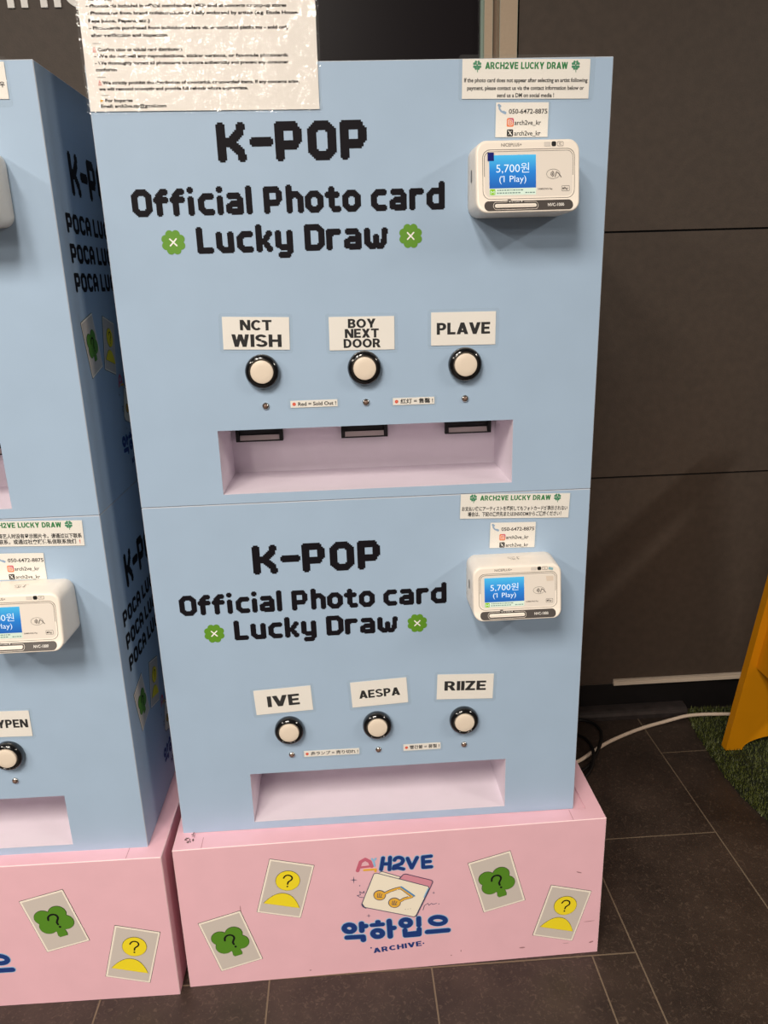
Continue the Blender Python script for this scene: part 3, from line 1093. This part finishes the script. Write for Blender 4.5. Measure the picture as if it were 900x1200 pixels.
# back wall, right of the metal frame: brown boards with dark joints
mb = MB()
edges = [.0920, .6625, 1.2280, 1.80, 2.75]
for a, b in zip(edges[:-1], edges[1:]):
    mb.box((.6890, WY, a + .0022), (2.6, WY + .06, b - .0022), WALLM)
mb.box((.6890, WY + .006, .09), (2.6, WY + .061, 2.75), GROOVE)
structure(mb.build('wall_back'))
mb = MB()
mb.box((-2.2, WY, .092), (.090, WY + .06, 2.75), WALLM)
structure(mb.build('wall_back_left'))
mb = MB()
mb.box((.090, WY + .012, .092), (.6089, WY + .028, 2.75), GLASSD)
structure(mb.build('window_1'))
# metal door frame profile
mb = MB()
mb.box((.6089, WY - .002, .092), (.6155, WY + .030, 2.75), GLASSE)
mb.box((.6155, WY - .004, .092), (.6340, WY + .040, 2.75), FRAMEM)
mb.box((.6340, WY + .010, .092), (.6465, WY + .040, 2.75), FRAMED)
mb.box((.6465, WY - .010, .092), (.6838, WY + .040, 2.75), FRAMEM)
mb.box((.6838, WY + .014, .092), (.6890, WY + .040, 2.75), GROOVE)
structure(mb.build('trim_1', bevel=.0008))
mb = MB()
mb.box((-2.2, WY + .004, 0), (2.6, WY + .06, .0905), BLACKSK)
mb.box((-2.2, WY + .001, .0905), (2.6, WY + .06, .0920), mat('skirting_lip', (88, 78, 70), .5))
structure(mb.build('baseboard_back'))
mb = MB()
kp = [(.672, 0), (.672, .012), (.676, .019), (.683, .023), (.692, .025), (WY + .004, .026), (WY + .004, 0)]
mb.loops([[(x, y, z) for y, z in kp] for x in (-2.2, 1.178)], KERBM, smooth=False)
structure(mb.build('trim_2', bevel=.001))

# ------------------------------------------------------------------ plinths
PW, PD, PH, RIM = .7076, .515, .2808, .0300
WELL = .0018


def make_plinth(loc, rz):
    root = empty('plinth', loc, rz)
    mb = MB()
    # outer box with a shallow well in its top
    o = [(0, 0), (PW, 0), (PW, PD), (0, PD)]
    i = [(RIM, RIM * .88), (PW - RIM * .9, RIM * .88), (PW - RIM * .9, PD - RIM), (RIM, PD - RIM)]
    vs = [(x, y, 0) for x, y in o] + [(x, y, PH) for x, y in o] + [(x, y, PH) for x, y in i] + [(x, y, PH - WELL) for x, y in i]
    fs = [(3, 2, 1, 0)]
    for k in range(4):
        q = (k + 1) % 4
        fs += [(k, q, 4 + q, 4 + k), (4 + k, 4 + q, 8 + q, 8 + k), (8 + k, 8 + q, 12 + q, 12 + k)]
    fs.append((12, 13, 14, 15))
    mb.add(vs, fs, PINK)
    body = mb.build('plinth_box', root)
    bm = bmesh.new()
    bm.from_mesh(body.data)
    es = [e for e in bm.edges if len(e.link_faces) == 2 and e.calc_face_angle(0) > .6 and max(v.co.z for v in e.verts) > PH - .0001 and all(v.co.x < .001 or v.co.x > PW - .001 or v.co.y < .001 or v.co.y > PD - .001 for v in e.verts)]
    body.data.materials.append(PINKEDGE)
    bmesh.ops.bevel(bm, geom=es, offset=.0010, segments=1, affect='EDGES', material=1)
    bm.to_mesh(body.data)
    bm.free()
    # board joints on the rim
    seam = mat('pink_joint', (188, 132, 140), .6)
    tp = lambda u, v, l: (u, v, PH + l)
    for x in (.046, .664 - .012):
        mb = MB()
        P_stroke(mb, tp, [(x, .0012), (x, RIM * .86)], .0009, .0002, seam, caps=False)
        mb.build('rim_joint', root, auto=False)
    fn = front_map()
    card_print(fn, .1738, .1895, -15.2, 'person', parent=root)
    card_print(fn, .0764, .0907, 15.5, 'tree', parent=root)
    card_print(fn, .5256, .1690, 14.9, 'tree', parent=root)
    card_print(fn, .6398, .0914, -15.4, 'person', parent=root)
    logo_print(fn, root)
    return root


mp = make_plinth((-.0103, -.0398, 0), .0154)
tag(mp, 'pink wooden plinth with four card pictures, standing under the right-hand pair of blue cabinets', 'plinth', 'pink plinths')
mb = MB()
SC = mat('grey_scuff', (172, 126, 132), .6)
fnp = front_map()
for x, z, a, b, r in ((.5725, .0235, .0052, .0015, 0), (.6950, .0230, .0040, .0016, 20), (.6890, .0690, .0100, .0006, 3), (.6660, .1750, .0050, .0011, -20), (.4650, .0280, .0007, .0026, 0), (.4480, .0200, .0012, .0012, 0), (.0980, .1560, .0006, .0070, 2), (.2050, .0140, .0020, .0010, 0), (.6500, .0250, .0060, .0004, 0)):
    mb = MB()
    P_poly(mb, rot2(x, z, math.radians(r), fnp), ellipse(0, 0, a, b, 14), L1, SC)
    mb.build('scuff_mark', mp, auto=False)
mb = MB()
tpp = lambda u, v, l: (u, v, PH + l)
DIRT = mat('brown_chip', (104, 84, 82), .8)
rg = random.Random(11)
for k in range(16):
    x, y = .018 + rg.uniform(0, .020), .026 + rg.uniform(-.010, .022)
    P_poly(mb, rot2(x, y, rg.uniform(0, 3), tpp), ellipse(0, 0, rg.uniform(.0012, .0040), rg.uniform(.0005, .0014), 8), .0003 + k * .00002, DIRT)
mb.build('chipped_corner', mp, auto=False)['label'] = 'chipped brown corner patch'

lbo = (LX + .0264 * math.cos(LR) + .0253 * math.sin(LR), LY + .0264 * math.sin(LR) - .0253 * math.cos(LR))
lr_ = -.0104
left_plinth = make_plinth((lbo[0] - PW * math.cos(lr_), lbo[1] - PW * math.sin(lr_), 0), lr_)
tag(left_plinth, 'pink wooden plinth cut off by the left picture edge, under the left-hand blue cabinets', 'plinth', 'pink plinths')

# ------------------------------------------------------------------ cabinets
HU = (1.2862 - Z_UP, 1.2245 - Z_UP, 1.1782 - Z_UP, 1.1932 - Z_UP)
HL = (.7288 - Z_LOW, .6680 - Z_LOW, .6238 - Z_LOW, .6370 - Z_LOW)
main_low = make_cabinet('vending_cabinet', (0, 0, Z_LOW), 0, False, HL)
rd = make_reader(main_low, False, True, True)
rd.location.z, rd.scale.z = .0205, .974
tag(main_low, 'light blue card vending cabinet standing on the right-hand pink plinth', 'vending machine', 'blue card vending cabinets')
main_up = make_cabinet('vending_cabinet', (0, 0, Z_UP), 0, False, HU)
rd = make_reader(main_up, True, False)
rd.location.z, rd.scale.z = -.0207, 1.049
tag(main_up, 'light blue card vending cabinet stacked on top of the right-hand one', 'vending machine', 'blue card vending cabinets')
left_low = make_cabinet('vending_cabinet', (*LEFT_ORG, Z_LOW), LR, True, HL)
rd = make_reader(left_low, False, True)
rd.location = (.0045, 0, .0120)
tag(left_low, 'light blue card vending cabinet standing on the left-hand pink plinth', 'vending machine', 'blue card vending cabinets')
left_up = make_cabinet('vending_cabinet', (*LEFT_ORG, Z_UP), LR, True, HU)
rd = make_reader(left_up, False, False)
rd.location, rd.scale.z = (.0045, 0, -.0195), 1.049
tag(left_up, 'light blue card vending cabinet stacked on top of the left-hand one', 'vending machine', 'blue card vending cabinets')


# ------------------------------------------------------------------ paper slips
def slip(name, quad, label, cat, group, org=(0, 0), rz=0.0, margin=None, lift=.0006, film=FILM, base=0.0):
    """paper sheet on a cabinet front. quad = TL TR BR BL in front-plane metres; returns (root, unit map in metres along the paper)"""
    tl, tr, br, bl = [Vector((a, b)) for a, b in quad]
    c = (tl + tr + br + bl) / 4
    root = empty(name, (org[0] + c.x * math.cos(rz), org[1] + c.x * math.sin(rz), c.y), rz)
    tag(root, label, cat, group)
    ang = math.atan2(((tr + br) / 2 - (tl + bl) / 2).y, ((tr + br) / 2 - (tl + bl) / 2).x)
    w = ((tr - tl).length + (br - bl).length) / 2
    h = ((tl - bl).length + (tr - br).length) / 2
    ca, sa = math.cos(ang), math.sin(ang)

    def fn(u, v, l):
        return (u * ca - v * sa, -base - lift - .0004 - l, u * sa + v * ca)

    mb = MB()
    k = [(-w / 2, -h / 2), (w / 2, -h / 2), (w / 2, h / 2), (-w / 2, h / 2)]
    vs = [fn(u, v, 0) for u, v in k] + [fn(u, v, -.0004) for u, v in k]
    mb.add(vs, [(0, 1, 2, 3), (7, 6, 5, 4), (0, 4, 5, 1), (1, 5, 6, 2), (2, 6, 7, 3), (3, 7, 4, 0)], PAPER)
    mb.build('paper_sheet', root)
    if margin is not None:
        l, r, b, t = margin
        mb = MB()
        o = rrect(-w / 2 - l, -h / 2 - b, w / 2 + r, h / 2 + t, .004, 4)
        n = len(o)
        mb.add([fn(u, v, .0008) for u, v in o], [tuple(range(n))], film)
        f = mb.build('laminate_film', root, auto=False)
        f['label'] = 'clear glossy laminate'
    return root, fn, w, h


def lettering(root, name='lettering'):
    mb = MB()
    return mb, lambda: mb.build(name, root, auto=False)


mm = lambda *p: [(a / 1000, b / 1000) for a, b in p]

# big rules notice at the top
N_ = mm((3.0, 1560), (283.0, 1558), (279.8, 1344.2), (1.2, 1346.2))
rt_, fn, w, h = slip('rules_notice', N_, 'large laminated rules notice covering the top left corner of the right-hand upper cabinet', 'notice', None,
                     margin=(.0035, .0035, .0035, .0035), film=FILMW, lift=.0012)
mb = MB()
lines = [
    (1456.5, 20, 'WithMuu, etc.)', None, 'n'),
    (1449.5, 20, '- Photocards included in official merchandise (MD) sold at concerts or pop-up stores', 236, 'n'),
    (1442.0, 20, '- Photocards from brand collaborations officially endorsed by artists (e.g. Etude House,', 250, 'n'),
    (1434.0, 21, 'Papa Johns, Pepero, etc.)', 72, 'n'),
    (1426.6, 21, '- Photocards purchased from individual sellers via secondhand platforms - sold only', 237, 'n'),
    (1419.0, 22, 'after verification and inspection', 90, 'n'),
    (1403.8, 22, '⚠', 4, 'r'), (1403.8, 28, 'Confirmation of official card distribution', 100, 'n'),
    (1397.0, 23, '- We do not sell any reproductions, sticker versions, or fan-made photocards', 232, 'n'),
    (1389.6, 23, '- We thoroughly inspect all photocards to ensure authenticity and prevent any consumer', 232, 'n'),
    (1382.6, 23, 'confusion', 25, 'n'),
    (1368.4, 24, '⚠', 4, 'r'), (1368.4, 29, 'We strictly prohibit the distribution of counterfeit or unverified items. If any concerns arise,', 238, 'n'),
    (1361.8, 24, 'we will respond promptly and provide full refunds where appropriate.', 180, 'n'),
    (1348.6 + .6, 24, '☛', 4, 'o'), (1349.2, 30, 'For Inquiries', 33, 'n'),
]
x0 = -w / 2
zc = sum(b for a, b in N_) / 4
SLOPE = -.0072
for z, x, body, wd, c in lines:
    P_text(mb, fn, body, x0 + (x - 11) / 1000, z / 1000 - zc + .0062, .0034, .0002, {'n': TEXT, 'r': RED, 'o': GOLD}[c], width=None if wd is None else wd / 1000, bold=.034)
P_text(mb, fn, 'Email: arch2ve.zip@gmail.com', x0 + .013, 1343.0 / 1000 - zc + .0062, .0034, .0002, TEXT, width=.079, bold=.034)
for z, x in ((1412.0, 22), (1376.0, 23), (1356.4, 24)):
    P_stroke(mb, fn, [(x0 + (x - 10) / 1000, z / 1000 - zc + .0062), (x0 + x / 1000, z / 1000 - zc + .0062)], .0005, .0002, GREYLINE, caps=False)
mb.build('lettering', rt_, auto=False)


def info_notice(quad, rows, label, org=(0, 0), rz=0.0, margin=(.0045, .0055, .003, .0045), cap=.0046, exclam=None):
    rt, fn, w, h = slip('info_notice', quad, label, 'notice', 'instruction notices above the card terminals', org, rz, margin)
    mb = MB()
    k = h / .0445 if len(rows) == 3 else h / .0370
    tb, ys = (.0112, (.0268, .0355, .0437)) if len(rows) == 3 else (.0098, (.0258, .0341))
    P_block(mb, fn, 'ARCH2VE LUCKY DRAW', 0, h / 2 - tb * k, .0076, .0002, GREENTX, width=w * .645)
    for e in (-1, 1):
        little_clover(mb, fn, e * w * .385, h / 2 - (tb - .0042) * k, .0056, .0002)
    for (body, wd), y in zip(rows, ys):
        P_text(mb, fn, body, 0, h / 2 - y * k + .0010, cap, .0002, TEXT, width=w * wd, align='C', bold=.022)
    if exclam:
        P_text(mb, fn, '!', exclam * w, h / 2 - ys[-1] * k + .0010, cap, .0002, RED, bold=.03)
    mb.build('lettering', rt, auto=False)
    return rt


info_notice(mm((459.7, 1396.6), (621.3, 1395.0), (618.8, 1350.2), (458.9, 1353.0)),
            [('If the photo card does not appear after selecting an artist following', .97), ('payment, please contact us via the contact information below or', .92), ('send us a DM on social media !', .45)],
            'laminated English instruction notice with green title at the top right of the right-hand upper cabinet', margin=(.0045, .0060, .0030, .0045), cap=.0043)
info_notice(mm((458.0, 838.2), (619.2, 833.6), (618.9, 795.5), (457.5, 801.8)),
            [('お支払い後にアーティストを選択してもフォトカードが表示されない', .97), ('場合は、下記の連絡先またはSNSのDMからご連絡ください！', .86)],
            'Japanese instruction notice with green title at the top of the right-hand lower cabinet', margin=(.002, .002, .002, .002), cap=.0050)
info_notice(mm((463.5, 837.6), (624.8, 832.6), (624.0, 795.5), (462.7, 800.5)),
            [('如果付款后在选择艺人时没有显示照片卡，请通过以下联系', .97), ('方式与我们联系，或通过社交媒体私信联系我们', .86)],
            'Chinese instruction notice with green title, cut by the left picture edge', LEFT_ORG, LR, margin=(.002, .004, .003, .002), cap=.0050, exclam=.46)
info_notice(mm((456.0, 1397.0), (616.6, 1395.1), (616.0, 1356.0), (455.4, 1358.0)),
            [('결제 후 아티스트 선택 시 포토카드가 나오지 않는 경우', .97), ('아래 연락처 또는 SNS로 문의해 주세요', .80)],
            'laminated notice on the left-hand upper cabinet, only its right end in view', LEFT_ORG, LR, margin=(.004, .004, .009, .005))


def contact_slip(quad, label, org=(0, 0), rz=0.0):
    rt, fn, w, h = slip('contact_slip', quad, label, 'paper slip', 'contact slips above the card terminals', org, rz, (.002, .0025, .002, .002))
    mb = MB()
    P_text(mb, fn, '050-6472-8875', -w / 2 + .0165, h / 2 - .0128, .0052, .0002, TEXT, width=.0490, bold=.012)
    P_text(mb, fn, 'arch2ve_kr', -w / 2 + .0240, h / 2 - .0256, .0052, .0002, TEXT, width=.0340, bold=.012)
    P_text(mb, fn, 'arch2ve_kr', -w / 2 + .0240, h / 2 - .0378, .0052, .0002, TEXT, width=.0340, bold=.012)
    mb.build('lettering', rt, auto=False)
    mb = MB()
    x, y = -w / 2 + .0076, h / 2 - .0078
    ph = mat('printed_phone_blue', (150, 176, 206), .5)
    P_stroke(mb, fn, [(x - .0036, y + .0044), (x - .0034, y + .0010), (x - .0010, y - .0022), (x + .0032, y - .0044)], .0021, .0002, ph)
    P_stroke(mb, fn, [(x - .0042, y + .0046), (x - .0026, y + .0034)], .0031, .0002, ph)
    P_stroke(mb, fn, [(x + .0020, y - .0032), (x + .0042, y - .0042)], .0031, .0002, ph)
    mb.build('phone_icon', rt, auto=False)
    mb = MB()
    x, y = -w / 2 + .0186, h / 2 - .0228
    P_poly(mb, fn, rrect(x - .0045, y - .0050, x + .0045, y + .0050, .0018), .0002, ORANGE)
    P_poly(mb, fn, [(x - .0020, y + .0050), (x + .0030, y + .0050), (x + .0044, y + .0036), (x + .0045, y - .0010)], .0003, mat('printed_magenta', (214, 86, 110), .5))
    P_ring(mb, fn, rrect(x - .0029, y - .0031, x + .0029, y + .0031, .0014), rrect(x - .0023, y - .0025, x + .0023, y + .0025, .0011), .0005, WHITEINK)
    P_ring(mb, fn, ellipse(x, y, .0014), ellipse(x, y, .0009), .0005, WHITEINK)
    mb.build('camera_icon', rt, auto=False)
    mb = MB()
    y = h / 2 - .0348
    P_poly(mb, fn, rrect(x - .0040, y - .0041, x + .0040, y + .0041, .0012), .0002, TEXT)
    P_stroke(mb, fn, [(x - .0019, y + .0023), (x + .0019, y - .0023)], .0011, .0005, WHITEINK)
    P_stroke(mb, fn, [(x + .0018, y + .0023), (x - .0018, y - .0023)], .0005, .0005, WHITEINK)
    mb.build('cross_icon', rt, auto=False)


contact_slip(mm((502.1, 1348.0), (569.2, 1347.2), (569.3, 1307.4), (502.1, 1308.4)), 'small white contact slip with phone number on the right-hand upper cabinet, just above its terminal')
contact_slip(mm((501.9, 793.0), (569.4, 791.2), (569.8, 751.8), (502.1, 753.5)), 'small white contact slip with phone number on the right-hand lower cabinet, just above its terminal')
contact_slip(mm((497.5, 789.0), (564.3, 787.0), (564.8, 747.8), (498.5, 749.5)), 'small white contact slip with phone number on the left-hand lower cabinet', LEFT_ORG, LR)


def name_card(quad, rows, label, org=(0, 0), rz=0.0):
    rt, fn, w, h = slip('name_card', quad, label, 'name card', 'name cards above the push buttons', org, rz, (.0045, .0045, .0045, .0045))
    mb = MB()
    for body, v, cap, wd in rows:
        P_block(mb, fn, body, 0, v, cap, .0002, TEXT, width=wd)
    mb.build('lettering', rt, auto=False)


name_card(mm((137.4, 1098.0), (226.2, 1095.8), (225.2, 1052.0), (136.2, 1056.2)), [('NCT', .0040, .0135, .042), ('WISH', -.0178, .0165, .066)],
          'white name card with two text rows above the left button of the right-hand upper cabinet')
name_card(mm((279.1, 1093.9), (367.4, 1092.3), (367.2, 1048.5), (278.8, 1049.5)), [('BOY', .0072, .0118, .037), ('NEXT', -.0058, .0118, .046), ('DOOR', -.0190, .0118, .050)],
          'white name card with three text rows above the middle button of the right-hand upper cabinet')
name_card(mm((417.3, 1095.6), (506.2, 1094.2), (505.4, 1050.7), (417.3, 1051.2)), [('PLAVE', -.0075, .0155, .073)],
          'white name card with one text row above the right button of the right-hand upper cabinet')
name_card(mm((135.2, 536.7), (223.7, 540.4), (225.0, 498.0), (135.9, 493.2)), [('IVE', -.0095, .0190, .050)],
          'white name card with three letters above the left button of the right-hand lower cabinet')
name_card(mm((285.3, 541.4), (373.6, 545.8), (374.7, 501.2), (286.5, 497.2)), [('AESPA', -.0075, .0140, .064)],
          'slightly tilted white name card above the middle button of the right-hand lower cabinet')
name_card(mm((421.2, 547.0), (510.8, 543.8), (509.9, 499.6), (420.9, 503.6)), [('RIIZE', -.0065, .0165, .066)],
          'white name card above the right button of the right-hand lower cabinet')
name_card(mm((414.5, 541.0), (503.4, 539.0), (503.4, 495.3), (414.5, 497.0)), [('ENHYPEN', -.0065, .0140, .080)],
          'white name card on the left-hand lower cabinet, cut by the left picture edge', LEFT_ORG, LR)


def sold_sticker(quad, body, label):
    rt, fn, w, h = slip('notice_sticker', quad, label, 'sticker', 'small sold-out stickers between the buttons', margin=(.0035, .0035, .0030, .0030))
    mb = MB()
    P_poly(mb, fn, ellipse(-w / 2 + .0050, 0, .0024, seg=18), .0002, RED)
    P_poly(mb, fn, ellipse(-w / 2 + .0050, 0, .0010, seg=12), .0004, ORANGE)
    P_text(mb, fn, body, -w / 2 + .0105, -.0024, .0048, .0002, TEXT, width=w - .0125, bold=.022)
    mb.build('lettering', rt, auto=False)


sold_sticker(mm((221.0, 983.5), (286.0, 983.1), (285.8, 973.6), (220.9, 973.5)), 'Red = Sold Out !', 'tiny English sold-out sticker between left and middle lamps of the right-hand upper cabinet')
sold_sticker(mm((363.1, 982.0), (421.1, 981.5), (421.0, 972.0), (362.8, 971.7)), '红灯 = 售罄 !', 'tiny Chinese sold-out sticker between middle and right lamps of the right-hand upper cabinet')
sold_sticker(mm((206.5, 423.4), (294.8, 422.9), (294.6, 412.4), (206.0, 412.5)), '赤ランプ = 売り切れ !', 'tiny Japanese sold-out sticker between left and middle lamps of the right-hand lower cabinet')
sold_sticker(mm((365.8, 424.5), (426.0, 424.7), (426.0, 413.0), (365.7, 412.7)), '빨간불 = 품절 !', 'tiny Korean sold-out sticker between middle and right lamps of the right-hand lower cabinet')

# ------------------------------------------------------------------ white letters high on the wall, left
root = empty('wall_lettering', (-.26, WY, 1.674))
tag(root, 'large white letters on the dark wall above the left-hand upper cabinet', 'sign')
for x, kind in ((-.331, 'n'), (-.267, 'n'), (-.222, 'o')):
    mb = MB()
    fl = lambda u, v, l: (u + .26, -.0006 - l, v)
    if kind == 'n':
        pts = [(x + .0125, 0), (x + .0125, .052)] + [(x + .0195 + .0125 * math.cos(math.radians(a)) + .006 * (a < 90), .050 + .014 * math.sin(math.radians(a))) for a in range(170, -1, -17)]
        for xa in (x, x + .0264):
            mb.box((xa + .26, -.004, 0), (xa + .0131 + .26, -.0002, .050 if xa > x else .066), WHITEINK)
        a = ellipse(x + .0198, .046, .0198, .022, 16, 0, math.pi * 16 / 15)
        b = ellipse(x + .0198, .044, .0068, .010, 16, 0, math.pi * 16 / 15)
        for k in range(15):
            q = [a[k], a[k + 1], b[k + 1], b[k]]
            mb.prism([(u + .26, v) for u, v in q], -.004, -.0002, WHITEINK)
    else:
        a, b = ellipse(x + .031, .033, .031, .034, 40), ellipse(x + .031, .033, .018, .021, 40)
        for k in range(40):
            q = [a[k], a[(k + 1) % 40], b[(k + 1) % 40], b[k]]
            mb.prism([(u + .26, v) for u, v in q], -.004, -.0002, WHITEINK)
    mb.build('letter', root)

# ------------------------------------------------------------------ wall trunking and cables
root = empty('cable_trunking', (.979, WY, .099))
tag(root, 'thin white cable trunking strip running along the wall just above the black skirting', 'trunking')
mb = MB()
mb.box((0, -.011, -.0075), (.75, 0, .0015), mat('white_trunking', (214, 198, 180), .5))
mb.build('trunking_base', root, bevel=.0008)
mb = MB()
mb.box((0, -.0085, .0015), (.75, 0, .0070), mat('trunking_lid', (196, 180, 164), .5))
mb.build('trunking_lid', root, bevel=.0008)
mb = MB()
mb.box((0, -.0075, -.0105), (.05, 0, -.0075), mat('trunking_tape', (96, 88, 80), .5))
mb.build('tape_strip', root)


def cable(name, pts, r, material, label, cat, clip=None):
    c = bpy.data.curves.new(name, 'CURVE')
    c.dimensions = '3D'
    s = c.splines.new('NURBS')
    s.points.add(len(pts) - 1)
    for p, q in zip(s.points, pts):
        p.co = (*q, 1)
    s.use_endpoint_u = True
    s.order_u = 4
    c.bevel_depth = r
    c.bevel_resolution = 4
    c.resolution_u = 8
    c.materials.append(material)
    o = bpy.data.objects.new(name, c)
    COL.objects.link(o)
    dg = bpy.context.evaluated_depsgraph_get()
    me = bpy.data.meshes.new_from_object(o.evaluated_get(dg))
    bpy.data.objects.remove(o)
    bpy.data.curves.remove(c)
    me.polygons.foreach_set('use_smooth', [True] * len(me.polygons))
    o = bpy.data.objects.new(name, me)
    COL.objects.link(o)
    tag(o, label, cat)
    return o


zc_ = .0056
wp = [(.52, .54), (.66, .510), (.745, .478), (.8211, .4919), (.8627, .5262), (.9057, .5577), (.9421, .5799), (1.0016, .6091), (1.0556, .6310), (1.1075, .6456), (1.1568, .6527), (1.2048, .6559), (1.2712, .6500), (1.36, .64), (1.45, .628)]
cable('white_cable', [(x, y, zc_ + (.009 if x > 1.14 else 0)) for x, y in wp], .0046, WHITECABLE, 'white power cable curving across the dark floor and turf, behind the right-hand plinth', 'cable')
cable('black_cable', [(.74, .670, .008), (.82, .676, .010), (.8839, .6640, .016), (.9102, .6330, .022), (.9160, .5860, .026), (.8937, .5380, .022), (.8641, .4960, .006), (.82, .455, .0045), (.76, .43, .0045)], .0042, BLACKCABLE,
      'black power cable making the wider loop over the white cable', 'cable')
cable('black_cable', [(.74, .640, .0045), (.82, .634, .0050), (.8614, .6060, .010), (.8728, .5580, .019), (.8702, .5120, .021), (.8518, .4680, .008), (.8296, .4440, .0045), (.78, .405, .0045), (.73, .39, .0045)], .0042, BLACKCABLE,
      'black power cable making the narrower loop nearest the right-hand cabinet', 'cable')

# ------------------------------------------------------------------ turf mat and yellow stand
EDGE_PTS = [(1.197, .700), (1.176, .669), (1.163, .580), (1.157, .500), (1.152, .433), (1.153, .340), (1.160, .300), (1.168, .260), (1.176, .20), (1.18, .05), (1.185, -.25)]


def edge_x(y):
    for (xa, ya), (xb, yb) in zip(EDGE_PTS[:-1], EDGE_PTS[1:]):
        if yb <= y <= ya:
            return xa + (xb - xa) * (ya - y) / (ya - yb)
    return 1.18


root = empty('turf_mat', (1.5, .25, 0))
tag(root, 'green artificial turf mat on the floor at the right, under the yellow stand', 'turf mat')
mb = MB()
poly = EDGE_PTS + [(1.95, -.25), (1.95, .700)]
n = len(poly)
mb.add([(x - 1.5, y - .25, .0035) for x, y in poly] + [(x - 1.5, y - .25, .0006) for x, y in poly],
       [tuple(range(n)), tuple(range(2 * n - 1, n - 1, -1))] + [(i, n + i, n + (i + 1) % n, (i + 1) % n) for i in range(n)], GRASSB)
mb.build('mat_backing', root)
mb = MB()
rg = random.Random(5)
bv, bf = [], []
for k in range(26000):
    y = rg.uniform(-.10, .700)
    x = edge_x(y) + (rg.random() ** 1.3) * .42 + rg.uniform(-.004, .004)
    a = rg.uniform(0, 2 * math.pi)
    hgt = rg.uniform(.006, .0125)
    ln = rg.uniform(.002, .008)
    wx, wy = .0011 * math.cos(a + 1.57), .0011 * math.sin(a + 1.57)
    i = len(bv)
    x -= 1.5
    y -= .25
    bv += [(x - wx, y - wy, .002), (x + wx, y + wy, .002), (x + ln * math.cos(a), y + ln * math.sin(a), .002 + hgt)]
    bf.append((i, i + 1, i + 2))
mb.add(bv, bf, GRASS)
g = mb.build('turf_pile', root, auto=False)
g['kind'] = 'stuff'

root = empty('display_stand', (1.36, .50, 0))
tag(root, 'yellow painted wooden stand with arched foot, cut by the right picture edge', 'stand')


def end_panel(y0, y1):
    pts = [(1.198, .006), (1.2396, .006)]
    c, rx, rz = 1.330, .0904, .036
    for k in range(0, 21):
        a = math.pi * (1 - k / 20)
        pts.append((c + rx * math.cos(a), .006 + rz * math.sin(a)))
    pts = pts[:2] + pts[3:-1] + [(1.4204, .006), (1.462, .006), (1.352, .80), (1.308, .80)]
    mb = MB()
    n = len(pts)
    vs = [(x - 1.36, y0 - .5, z) for x, z in pts] + [(x - 1.36, y1 - .5, z) for x, z in pts]
    mb.add(vs, [tuple(range(n)), tuple(range(2 * n - 1, n - 1, -1))] + [(i, n + i, n + (i + 1) % n, (i + 1) % n) for i in range(n)], YELLOW)
    return mb.build('end_panel', root)


end_panel(.506, .528)
end_panel(.090, .112)
for s in (0, 1):
    mb = MB()
    def bx(x):
        return x - 1.36 if s == 0 else (2.66 - x) - 1.36
    q = [(1.2484, .232), (1.268, .228), (1.333, .700), (1.3125, .704)]
    vs = [(bx(x), .112 - .5, z) for x, z in q] + [(bx(x), .506 - .5, z) for x, z in q]
    mb.add(vs, [(0, 1, 2, 3), (7, 6, 5, 4), (0, 4, 5, 1), (1, 5, 6, 2), (2, 6, 7, 3), (3, 7, 4, 0)], YELLOW)
    mb.build('side_board', root)
mb = MB()
mb.box((1.29 - 1.36, .07 - .5, .80), (1.37 - 1.36, .545 - .5, .822), YELLOW)
mb.build('top_board', root, bevel=.002)
